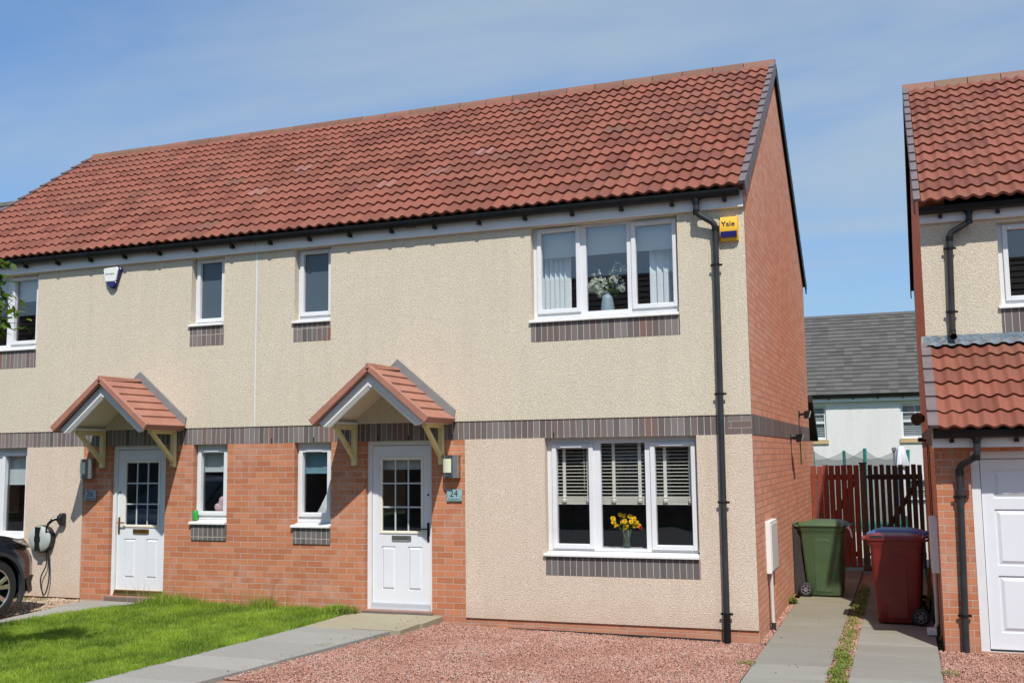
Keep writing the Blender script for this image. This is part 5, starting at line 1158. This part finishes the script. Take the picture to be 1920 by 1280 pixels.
s=MB(); s.box(x0,x1,.186,.234,1.318,1.334); s.build('bottom_rail',M['blind_cream'],t,bevel=.003)
for x in (-2.232,-1.935,-1.628,-1.318,-1.022,-.73):
    s=MB(); s.box(x-.019,x+.019,.180,.1825,1.33,2.035); s.build('ladder_tape',M['blind_cream'],t)
    s=MB(); s.lathe([(.004,-.035),(.026,-.028),(.030,-.004),(.022,.014),(.028,.030),(.006,.04)],(x,.170,1.375),9); s.build('tape_tassel',M['blind_cream'],t)
s=MB(); s.tube([(-1.985,.175,2.03),(-1.985,.175,1.50)],.003,5); s.build('pull_cord',M['blind_cream'],t)
# curtain corner and cloth
mb=MB(); mb.add([(-5.60,.19,1.19),(-5.40,.19,1.19),(-5.36,.17,1.72),(-5.385,.17,1.74),(-5.46,.2,1.45),(-5.53,.18,1.30)],[(0,1,2,3,4,5)]); o=mb.build('curtain',M['cloth'],None,fix=False); m_=o.modifiers.new('s','SOLIDIFY'); m_.thickness=.006; tag(o,'white curtain edge caught in the small window beside door 24','curtain')
rg=random.Random(4); mb=MB()
for (cx_,cz_,rx,rz_) in ((-7.13,1.29,.09,.11),(-7.08,1.38,.06,.08),(-7.19,1.25,.09,.06)):
    V=[];F=[];n=14;m=8
    for i in range(m+1):
        th=PI*i/m
        for k in range(n):
            a=2*PI*k/n; q=1+.12*rg.uniform(-1,1); V.append((cx_+rx*q*math.sin(th)*math.cos(a),.32+.05*q*math.sin(th)*math.sin(a),cz_+rz_*q*math.cos(th)))
    for i in range(m):
        for k in range(n): F.append((i*n+k,i*n+(k+1)%n,(i+1)*n+(k+1)%n,(i+1)*n+k))
    mb.add(V,F)
o=mb.build('folded_laundry',M['pinkcloth'],None,smooth=True); tag(o,'pale crumpled cloth behind the glass of the window with the can','cloth')
# electric fan
t=thing('desk_fan','grey wire desk fan behind the right upper pane','fan',(-.90,.36,3.6)); fx_,fy_,fz_=-.885,.36,3.90
for k in range(3):
    r_=.155-.045*k; s=MB(); s.tube([(fx_+r_*math.cos(a),fy_-.03*k/2,fz_+r_*math.sin(a)) for a in np.linspace(0,2*PI,29)],.004,5,cap=False); s.build('guard_ring',M['steel'],t)
s=MB()
for k in range(10):
    a=2*PI*k/10; s.tube([(fx_+.03*math.cos(a),fy_-.04,fz_+.03*math.sin(a)),(fx_+.155*math.cos(a),fy_,fz_+.155*math.sin(a))],.003,4)
s.build('guard_spokes',M['steel'],t); s=MB(); s.lathe([(.001,-.05),(.03,-.045),(.045,0),(.04,.08),(.01,.1)],(fx_,fy_,fz_),14,ax='y'); s.build('motor',M['post_grey'],t,smooth=True)
for k in range(4):
    a=2*PI*k/4; s=MB(); s.hexa([(fx_+.03*math.cos(a),fy_-.01,fz_+.03*math.sin(a)),(fx_+.13*math.cos(a),fy_-.02,fz_+.13*math.sin(a)),(fx_+.13*math.cos(a+.6),fy_+.01,fz_+.13*math.sin(a+.6)),(fx_+.03*math.cos(a+.6),fy_+.02,fz_+.03*math.sin(a+.6)),(fx_+.03*math.cos(a),fy_-.007,fz_+.03*math.sin(a)),(fx_+.13*math.cos(a),fy_-.017,fz_+.13*math.sin(a)),(fx_+.13*math.cos(a+.6),fy_+.013,fz_+.13*math.sin(a+.6)),(fx_+.03*math.cos(a+.6),fy_+.023,fz_+.03*math.sin(a+.6))]); s.build('blade',M['post_grey'],t)
s=MB(); s.tube([(fx_,fy_+.03,fz_-.02),(fx_,fy_+.03,3.60)],.012,8); s.lathe([(.09,0),(.09,.015),(.02,.03)],(fx_,fy_+.03,3.58),16); s.build('stand',M['post_grey'],t)
for (nm,x0,x1,z) in (('upper',-2.55,-.765,3.575),('lower',-2.412,-.618,.815),('small',-5.835,-5.292,1.185),('small26',-7.41,-6.865,1.19)):
    mb=MB(); mb.box(x0,x1,.172,.46,z-.03,z); mb.build('inner_sill',M['upvc'],h24 if '26' not in nm else h26,bevel=.004)
# vases
def bloom(V,F,T,c,r,np_,layers,tilt,cup=.35):
    for L in range(layers):
        rr_=r*(1-.22*L)
        for k in range(np_):
            a=2*PI*k/np_+L*.4+random.uniform(-.1,.1); e=cup+L*.45+random.uniform(-.1,.1)
            d=Vector((math.cos(a)*math.cos(e),math.sin(a)*math.cos(e),math.sin(e))); 
            d=tilt@d; s=d.cross(tilt@Vector((0,0,1))).normalized(); w=rr_*.30; o=len(V)
            V+=[c,c+d*rr_*.55+s*w,c+d*rr_,c+d*rr_*.55-s*w]; F.append((o,o+1,o+2,o+3)); T.append(random.random())
def leafset(V,F,T,c,d,L,w):
    s=d.cross(Vector((0,0,1))).normalized(); o=len(V); V+=[c,c+d*L*.5+s*w,c+d*L,c+d*L*.5-s*w]; F.append((o,o+1,o+2,o+3)); T.append(random.random())
from mathutils import Euler
t=thing('flower_vase','glass vase of yellow flowers on the lower window sill','vase',(-1.515,.28,.816)); vx,vy,vz=-1.515,.28,.816
s=MB(); s.lathe([(.046,0),(.050,.01),(.045,.08),(.052,.14),(.076,.21),(.074,.212),(.049,.142),(.042,.082),(.043,.015)],(vx,vy,vz),20); s.build('glass_vase',M['glassware'],t,smooth=True)
s=MB(); s.lathe([(.04,0),(.041,.075)],(vx,vy,vz+.012),16); s.build('water',M['glassware'],t)
s=MB(); heads=[]
spots=[(-.165,.285),(-.13,.325),(-.085,.375),(-.03,.365),(-.105,.25),(-.055,.295),(.0,.31),(.045,.36),(.075,.30),(.03,.245),(-.01,.235),(.11,.335),(.135,.29),(.10,.25),(-.15,.34),(.155,.255)]
for (dx,dz_) in spots:
    yy=vy-.02+random.uniform(-.07,.05); hd=Vector((vx+dx*.92,yy,vz+dz_)); s.tube([(vx+random.uniform(-.02,.02),vy+random.uniform(-.02,.02),vz+.02),(vx+dx*.25,vy,vz+.17),tuple(hd)],.0028,5); heads.append(hd)
s.build('stems',M['stem'],t)
V=[];F=[];T=[]
for hd in heads:
    tl=Euler((math.radians(random.uniform(35,75)),0,random.uniform(-.8,.8))).to_matrix(); bloom(V,F,T,hd,.036,11,3,tl)
o=np_mesh('yellow_blooms',np.array([tuple(v) for v in V]),np.array(F),M['petal_y'],{'tint':T}); setpar(o,t)
V=[];F=[];T=[]
bloom(V,F,T,Vector((vx+.165,vy-.01,vz+.235)),.03,9,3,Euler((1,0,.3)).to_matrix()); o=np_mesh('red_bloom',np.array([tuple(v) for v in V]),np.array(F),M['petal_r'],{'tint':T}); setpar(o,t)
V=[];F=[];T=[]
for i in range(90):
    c=Vector((vx+random.gauss(0,.07),vy+random.gauss(0,.03),vz+.20+random.random()*.07)); leafset(V,F,T,c,Vector((random.gauss(0,1),random.gauss(0,1),random.random())).normalized(),.035,.008)
o=np_mesh('foliage',np.array([tuple(v) for v in V]),np.array(F),M['leaf'],{'tint':T}); setpar(o,t)
t=thing('flower_vase','ribbed blue grey vase of silvery artificial flowers in the upper window','vase',(-1.68,.29,3.576)); vx,vy,vz=-1.685,.29,3.576
s=MB(); s.lathe([(.080,0),(.084,.015),(.080,.08),(.068,.17),(.064,.205),(.048,.22),(.036,.228),(.034,.255),(.040,.26)],(vx,vy,vz),24); s.build('vase_body',M['vase_blue'],t,smooth=True)
s=MB(); sprigs=[(-.27,.33,'w'),(-.17,.47,'w'),(-.09,.47,'w'),(.02,.42,'w'),(.06,.50,'w'),(.10,.56,'w'),(.17,.53,'w'),(.04,.36,'w'),(.13,.44,'w'),(-.02,.38,'w'),(.22,.51,'w'),(.13,.60,'w')]
mops=[(-.165,.345,.075,'w'),(-.10,.31,.07,'w'),(-.02,.31,.065,'w'),(-.06,.38,.06,'w'),(.145,.35,.085,'b'),(-.2,.31,.05,'w'),(.08,.40,.05,'w'),(-.13,.40,.045,'w'),(-.09,.25,.05,'w'),(.19,.28,.035,'w')]
for (dx,dz_,*_) in sprigs+mops: s.tube(smoothline([(vx,vy,vz+.2),(vx+dx*.3,vy,vz+.27),(vx+dx,vy-.02,vz+dz_)],4),.0025,4)
s.build('stems',M['stem'],t)
for key,mn_ in (('w','silver_blooms'),('b','blue_bloom')):
    V=[];F=[];T=[]
    for (dx,dz_,r_,kk) in mops:
        if kk!=key: continue
        for i in range(46):
            d=Vector((random.gauss(0,1),random.gauss(0,1),random.gauss(0,1))).normalized(); c=Vector((vx+dx,vy-.02,vz+dz_))+d*r_*random.uniform(.65,1.0); rot=d.to_track_quat('Z','Y').to_matrix(); bloom(V,F,T,c,.02,4,1,rot)
    if key=='w':
        for (dx,dz_,kk) in sprigs:
            for i in range(8):
                c=Vector((vx+dx+random.gauss(0,.018),vy-.02+random.gauss(0,.015),vz+dz_+random.gauss(0,.022))); leafset(V,F,T,c,Vector((random.gauss(0,1),random.gauss(0,.5),random.gauss(0,1))).normalized(),.034,.012)
    o=np_mesh(mn_,np.array([tuple(v) for v in V]),np.array(F),M['petal_'+key],{'tint':T}); setpar(o,t)
V=[];F=[];T=[]
for i in range(26):
    c=Vector((vx+.05+random.gauss(0,.04),vy-.02,vz+.27+random.gauss(0,.03))); leafset(V,F,T,c,Vector((random.gauss(.3,1),random.gauss(0,.6),random.gauss(0,.8))).normalized(),.075,.024)
o=np_mesh('foliage',np.array([tuple(v) for v in V]),np.array(F),M['leaf'],{'tint':[x*.35 for x in T]}); setpar(o,t)
# ---------------------------------------------------------------- car on the left drive (nose to the house)
t=thing('parked_car','black car nosed up to the wall at the left edge','car',(-9.85,-3.0,-.03))
XC,YF=-9.92,-.84; GZ=-.03   # centre x, nose y; body runs to -y
HW=.925
def st(y,zb,zm,zt,w,wt,hood=None): return (y,zb,zm,zt,w,wt)
# stations: (distance from nose, underside z, waist z, top z, half width at waist, half width at top)
STN=[(.0,.34,.62,.74,.56,.44),(.10,.24,.62,.86,.74,.60),(.28,.21,.66,.95,.865,.70),(.55,.20,.70,1.01,.905,.74),(.95,.20,.74,1.06,.92,.78),(1.25,.20,.76,1.09,.925,.80),(1.45,.20,.78,1.13,.925,.80),(1.85,.20,.80,1.38,.925,.70),(2.25,.20,.82,1.56,.925,.64),(2.9,.20,.83,1.63,.925,.62),(3.5,.21,.84,1.60,.92,.61),(4.0,.23,.85,1.50,.90,.58),(4.3,.27,.86,1.20,.86,.60),(4.42,.36,.80,1.02,.78,.62)]
nv=16; V=[];F=[]
for (d,zb,zm,zt,w,wt) in STN:
    P=[]
    half=[(w*.90,zb),(w*.975,zb+.08),(w,zb+(zm-zb)*.5),(w*.995,zm),(w*.97,zm+.08),((w+wt)/2*.99,zm+(zt-zm)*.62),(wt,zt-.02),(wt*.55,zt+.018)]
    P=[(XC+x,YF-d,GZ+z) for x,z in half]+[(XC-x,YF-d,GZ+z) for x,z in half[::-1]]
    V+=P
m_=len(V)//len(STN)
for i in range(len(STN)-1):
    for k in range(m_): F.append((i*m_+k,i*m_+(k+1)%m_,(i+1)*m_+(k+1)%m_,(i+1)*m_+k))
F+=[tuple(range(m_-1,-1,-1)),tuple((len(STN)-1)*m_+k for k in range(m_))]
mb=MB(); mb.add(V,F); body=mb.build('body',M['car'],t,smooth=True)
# wheel wells cut with a boolean made real
def well(yc):
    c=MB(); c.lathe([(.41,-1.2),(.41,1.2)],(XC,yc,GZ+.35),32,ax='x'); return c
WY=[YF-.86,YF-.86-2.67]
cut=MB()
for yc in WY:
    for s in (-1,1): 
        cut.lathe([(.425,0),(.425,.40)],(XC+(s*.62 if s>0 else -1.02),yc,GZ+.36),32,ax='x')
co_=cut.build('cutter',None); bo=body.modifiers.new('b','BOOLEAN'); bo.operation='DIFFERENCE'; bo.solver='EXACT'; bo.object=co_
bpy.context.view_layer.update(); dg=bpy.context.evaluated_depsgraph_get(); me2=bpy.data.meshes.new_from_object(body.evaluated_get(dg)); body.modifiers.clear(); body.data=me2
me2.materials.clear(); me2.materials.append(M['car']); bpy.data.objects.remove(co_)
smooth_angle(body.data,35)
for yc in WY:
    for s in (-1,1):
        xo=XC+s*HW
        a=MB(); n=22; V=[];F=[]   # matt arch moulding
        for k in range(n+1):
            an=math.radians(-28+236*k/n); 
            for (r_,dx) in ((.418,-.05),(.418,.006),(.462,.006),(.462,-.01)): V.append((xo+s*dx,yc+r_*math.cos(an),GZ+.36+r_*math.sin(an)))
        for k in range(n):
            for q in range(4): F.append((k*4+q,k*4+(q+1)%4,(k+1)*4+(q+1)%4,(k+1)*4+q))
        F+=[(0,1,2,3),(n*4+3,n*4+2,n*4+1,n*4)]
        a.add(V,F); a.build('arch_trim',M['car_grey'],t,smooth=True)
        w=MB(); x0=xo-s*.235 if s>0 else xo+.015; xa=min(xo-s*.235,xo-s*.015); R0=.365
        w.lathe([(.255,0),(.335,0),(R0,.03),(R0,.19),(.335,.22),(.255,.22)],(xa,yc,GZ+R0),40,ax='x',closed=True); wh=w.build('wheel',M['rubber'],t,smooth=True)
        xf=xo-s*.03; rm=MB(); rm.lathe([(.235,0),(.258,0),(.258,.012),(.235,.012)],(xf-(.006),yc,GZ+R0),40,ax='x',closed=True)
        for k in range(5):
            a0=2*PI*k/5+.3
            for sp_ in (-.16,.16):
                a1=a0+sp_*.55; a2=a0+sp_*1.55; w1,w2=.022,.030
                def pt(r_,an,off,x): return (x,yc+r_*math.cos(an)-off*math.sin(an),GZ+R0+r_*math.sin(an)+off*math.cos(an))
                rm.hexa([pt(.05,a1,-w1,xf-s*.05),pt(.05,a1,w1,xf-s*.05),pt(.24,a2,w2,xf-s*.02),pt(.24,a2,-w2,xf-s*.02),pt(.05,a1,-w1,xf-s*.022),pt(.05,a1,w1,xf-s*.022),pt(.24,a2,w2,xf),pt(.24,a2,-w2,xf)])
        rm.lathe([(.06,0),(.06,.03)],(xf-(.045 if s>0 else -.015),yc,GZ+R0),20,ax='x'); rm.build('rim',M['alloy'],wh,smooth=False,bevel=.004)
        dk=MB(); dk.lathe([(.25,0),(.25,.02)],(xf-s*.12-(.01),yc,GZ+R0),30,ax='x'); dk.build('brake_disc',M['black_matt'],wh)
def skin(name,mat,pts,off=.006,par=t):
    mb=MB(); V=[tuple(p) for p in pts]; n=len(V); c=Vector((XC,0,0)); out=[(x+(off if x>XC else -off),y+off*.4,z+off) for x,y,z in V]
    mb.add(V+out,[tuple(range(n-1,-1,-1)),tuple(range(n,2*n))]+[(i,(i+1)%n,n+(i+1)%n,n+i) for i in range(n)]); return mb.build(name,mat,par,bevel=.002)
for s in (-1,1):
    X=lambda w:XC+s*w
    skin('headlight',M['lens'],[(X(.64),YF-.10,GZ+.80),(X(.80),YF-.20,GZ+.82),(X(.905),YF-.50,GZ+.90),(X(.86),YF-.56,GZ+.945),(X(.76),YF-.30,GZ+.93),(X(.63),YF-.12,GZ+.87)],.012)
    skin('bumper_corner',M['car_grey'],[(X(.60),YF-.03,GZ+.30),(X(.76),YF-.12,GZ+.26),(X(.88),YF-.30,GZ+.25),(X(.90),YF-.36,GZ+.42),(X(.80),YF-.14,GZ+.45),(X(.62),YF-.02,GZ+.46)],.010)
    skin('side_window',M['tinted'],[(X(.885),YF-1.72,GZ+1.02),(X(.885),YF-3.9,GZ+1.08),(X(.72),YF-3.75,GZ+1.46),(X(.70),YF-2.4,GZ+1.50),(X(.80),YF-1.95,GZ+1.30)],.01)
    mm=MB(); mm.hexa([(X(.90),YF-1.80,GZ+1.02),(X(1.08),YF-1.82,GZ+1.03),(X(1.08),YF-1.96,GZ+1.03),(X(.90),YF-1.98,GZ+1.02),(X(.90),YF-1.80,GZ+1.12),(X(1.09),YF-1.82,GZ+1.17),(X(1.09),YF-1.96,GZ+1.17),(X(.90),YF-1.98,GZ+1.12)]); mm.build('door_mirror',M['car'],t,bevel=.02,seg=2)
mb=MB(); mb.hexa([(XC-.78,YF-1.44,GZ+1.135),(XC+.78,YF-1.44,GZ+1.135),(XC+.64,YF-2.15,GZ+1.535),(XC-.64,YF-2.15,GZ+1.535),(XC-.78,YF-1.42,GZ+1.155),(XC+.78,YF-1.42,GZ+1.155),(XC+.64,YF-2.13,GZ+1.56),(XC-.64,YF-2.13,GZ+1.56)]); mb.build('windscreen',M['tinted'],t)
mb=MB(); mb.box(XC-.50,XC+.50,YF-.02,YF+.014,GZ+.60,GZ+.74); mb.build('grille',M['black_matt'],t,bevel=.01)
# ---------------------------------------------------------------- cherry tree just outside the left edge
t=thing('cherry_tree','leafy cherry branches hanging in at the upper left','tree',(-7.35,-5.0,-.05))
rg=random.Random(21); base=Vector((-7.35,-5.0,-.06)); segs=[]; tips=[]
mb=MB(); trunk=[base,base+Vector((.03,.02,.5)),base+Vector((.0,.05,1.3)),base+Vector((.06,.02,2.1))]; mb.tube(trunk,[.075,.062,.055,.048],10); tr=mb.build('trunk',M['bark'],t,smooth=True)
fork=trunk[-1]; mb=MB()
targets=[]
for k in range(13):
    a=2*PI*k/13+rg.uniform(-.2,.2); e=rg.uniform(.35,1.2); L=rg.uniform(1.0,1.5)*(.62 if math.cos(a)>.1 and e<.8 else 1)
    targets.append(fork+Vector((math.cos(a)*math.cos(e)*L,math.sin(a)*math.cos(e)*L,math.sin(e)*L*1.05)))
targets+= [Vector((-6.1,-4.62,z)) for z in (3.15,3.35,3.55,3.7)]
targets+=[Vector((-6.2,-4.7,3.75))]
for T_ in targets:
    mid=fork.lerp(T_,.45)+Vector((rg.uniform(-.08,.08),rg.uniform(-.08,.08),.14)); P=smoothline([fork,mid,T_],5); n=len(P); mb.tube(P,[.026*(1-i/n)+.005 for i in range(n)],6)
    for i in range(4,n): 
        q=P[i]
        for _ in range(5): 
            d=Vector((rg.gauss(0,1),rg.gauss(0,1),rg.gauss(.1,.8))).normalized()*rg.uniform(.10,.34)
            if q.x+d.x>-6.75 and q.z+d.z<3.0: continue
            mb.tube([q,q+d],[.005,.002],4); tips.append((q,q+d))
mb.build('limbs',M['bark'],t,smooth=True)
# drooping sprays that reach into the picture
def px(u,v,y):
    """a spot inside the crown facing the house, from measured angles"""
    return None
sprays=[((-6.05,-4.62,3.60),(-5.93,-4.62,3.62)),((-6.1,-4.62,3.42),(-5.94,-4.60,3.40)),((-6.1,-4.62,3.22),(-5.86,-4.60,3.17)),((-6.1,-4.62,3.10),(-5.84,-4.60,3.06)),((-6.1,-4.62,2.98),(-5.78,-4.60,2.83)),((-6.1,-4.62,2.90),(-5.70,-4.60,2.87)),((-6.05,-4.62,3.30),(-5.92,-4.6,3.28)),((-6.1,-4.62,3.0),(-5.9,-4.6,2.78)),((-6.05,-4.62,3.14),(-5.95,-4.6,2.95)),((-6.05,-4.6,3.5),(-5.95,-4.6,3.5)),((-6.1,-4.62,2.92),(-5.94,-4.6,2.84))]
for i in range(34):
    z=rg.uniform(3.08,3.78); xx=-6.16+rg.uniform(-.05,.07); sprays.append(((xx-.14,-4.62+rg.uniform(-.1,.1),z+.08),(xx+.05,-4.62+rg.uniform(-.1,.1),z-.06)))
for a,b in sprays:
    tips.append((Vector(a)-Vector((.13,0,0)),Vector(b)-Vector((.13,0,0))))
V=[];F=[];T=[]
for ti,(a,b) in enumerate(tips):
    n=8 if ti<len(tips)-len(sprays) else 11
    for k in range(n):
        s=(k+1)/n; c=a.lerp(b,s)+Vector((rg.gauss(0,.025),rg.gauss(0,.03),rg.gauss(0,.03))); az=rg.uniform(0,2*PI); L=rg.uniform(.075,.125); w=L*.21
        if c.x>-6.75 and c.z<2.97 and c.y>-5.4: continue
        d=Vector((math.cos(az),math.sin(az),rg.uniform(-.95,.1))).normalized(); sd=d.cross(Vector((rg.gauss(0,.3),rg.gauss(0,.3),1))).normalized(); up=sd.cross(d)
        o=len(V); tt=min(1,max(0,rg.gauss(.42,.28)))
        V+=[c,c+d*L*.3+sd*w,c+d*L*.7+sd*w*.8-up*.004,c+d*L-up*.012,c+d*L*.7-sd*w*.8-up*.004,c+d*L*.3-sd*w]; F.append((o,o+1,o+2,o+3,o+4,o+5)); T.append(tt)
o=np_mesh('crown',np.array([tuple(v) for v in V]),np.array(F),M['leaf'],{'tint':T}); setpar(o,t)
# ---------------------------------------------------------------- camera, light, sky
cam=bpy.data.cameras.new('camera'); co=bpy.data.objects.new('camera',cam); COL.objects.link(co)
yaw,pitch,roll=math.radians(-20.44287498),math.radians(6.28403524),math.radians(-.69551634)
f=Vector((math.sin(yaw)*math.cos(pitch),math.cos(yaw)*math.cos(pitch),math.sin(pitch))); r=Vector((math.cos(yaw),-math.sin(yaw),0)); u=r.cross(f)
r2=r*math.cos(roll)+u*math.sin(roll); u2=-r*math.sin(roll)+u*math.cos(roll)
m=Matrix((r2,u2,-f)).transposed().to_4x4(); m.translation=Vector((1.56291,-11.72471,1.88799)); co.matrix_world=m
cam.sensor_width=36; cam.lens=36*1956.29/1920; cam.clip_end=2000; cam.clip_start=.05
S.camera=co
SD=Vector((.45,-1,1.55)).normalized()
sun=bpy.data.lights.new('sun','SUN'); so=bpy.data.objects.new('sun',sun); COL.objects.link(so)
so.rotation_euler=SD.to_track_quat('Z','Y').to_euler(); sun.energy=4.1; sun.angle=math.radians(.6); sun.color=(1,.95,.88)
w=bpy.data.worlds.new('World'); S.world=w; w.use_nodes=True; nt=w.node_tree; N=nt.nodes; Lk=nt.links
bg=N['Background']; bg.inputs['Strength'].default_value=.14
sky=N.new('ShaderNodeTexSky'); sky.sky_type='NISHITA'; sky.sun_disc=False
sky.sun_elevation=math.asin(SD.z); sky.sun_rotation=math.atan2(SD.x,SD.y); sky.air_density=1.0; sky.dust_density=.6; sky.ozone_density=2.0; sky.altitude=50
tc=N.new('ShaderNodeTexCoord')
sep=N.new('ShaderNodeSeparateXYZ'); Lk.new(tc.outputs['Generated'],sep.inputs[0])
def mth(op,a,b=0.0,clamp=False):
    n=N.new('ShaderNodeMath'); n.operation=op; n.use_clamp=clamp
    for i,v in enumerate((a,b)):
        if isinstance(v,(int,float)): n.inputs[i].default_value=v
        else: Lk.new(v,n.inputs[i])
    return n.outputs[0]
dz=mth('ADD',mth('MAXIMUM',sep.outputs[2],0.0),.16)
cb=N.new('ShaderNodeCombineXYZ'); Lk.new(mth('DIVIDE',sep.outputs[0],dz),cb.inputs[0]); Lk.new(mth('DIVIDE',sep.outputs[1],dz),cb.inputs[1])
mp=N.new('ShaderNodeMapping'); mp.inputs['Scale'].default_value=(.42,1.0,1); mp.inputs['Rotation'].default_value=(0,0,.5); mp.inputs['Location'].default_value=(2.2,.9,0); Lk.new(cb.outputs[0],mp.inputs[0])
nz=N.new('ShaderNodeTexNoise'); nz.inputs['Scale'].default_value=1.05; nz.inputs['Detail'].default_value=7; nz.inputs['Roughness'].default_value=.52; nz.inputs['Distortion'].default_value=.5; Lk.new(mp.outputs[0],nz.inputs['Vector'])
rp=N.new('ShaderNodeValToRGB'); rp.color_ramp.elements[0].position=.39; rp.color_ramp.elements[1].position=.68; rp.color_ramp.interpolation='EASE'; Lk.new(nz.outputs['Fac'],rp.inputs[0])
mx=N.new('ShaderNodeMix'); mx.data_type='RGBA'; hz=mth('POWER',mth('SUBTRACT',1.0,mth('MAXIMUM',sep.outputs[2],0.0),True),3.2)
tint=N.new('ShaderNodeMix'); tint.data_type='RGBA'; tint.blend_type='MULTIPLY'; tint.inputs[0].default_value=1; Lk.new(sky.outputs[0],tint.inputs[6]); tint.inputs[7].default_value=(.50,.74,.95,1)
h2=N.new('ShaderNodeMix'); h2.data_type='RGBA'; Lk.new(mth('MULTIPLY',hz,.80),h2.inputs[0]); Lk.new(tint.outputs[2],h2.inputs[6]); h2.inputs[7].default_value=(1.95,2.42,2.88,1)
Lk.new(mth('MULTIPLY',rp.outputs[0],.80),mx.inputs[0]); Lk.new(h2.outputs[2],mx.inputs[6]); mx.inputs[7].default_value=(2.55,3.10,3.60,1)
Lk.new(mx.outputs[2],bg.inputs['Color'])
S.view_settings.view_transform='Standard'; S.view_settings.look='None'; S.view_settings.exposure=.36; S.view_settings.gamma=1
S.cycles.max_bounces=8; S.cycles.transparent_max_bounces=16
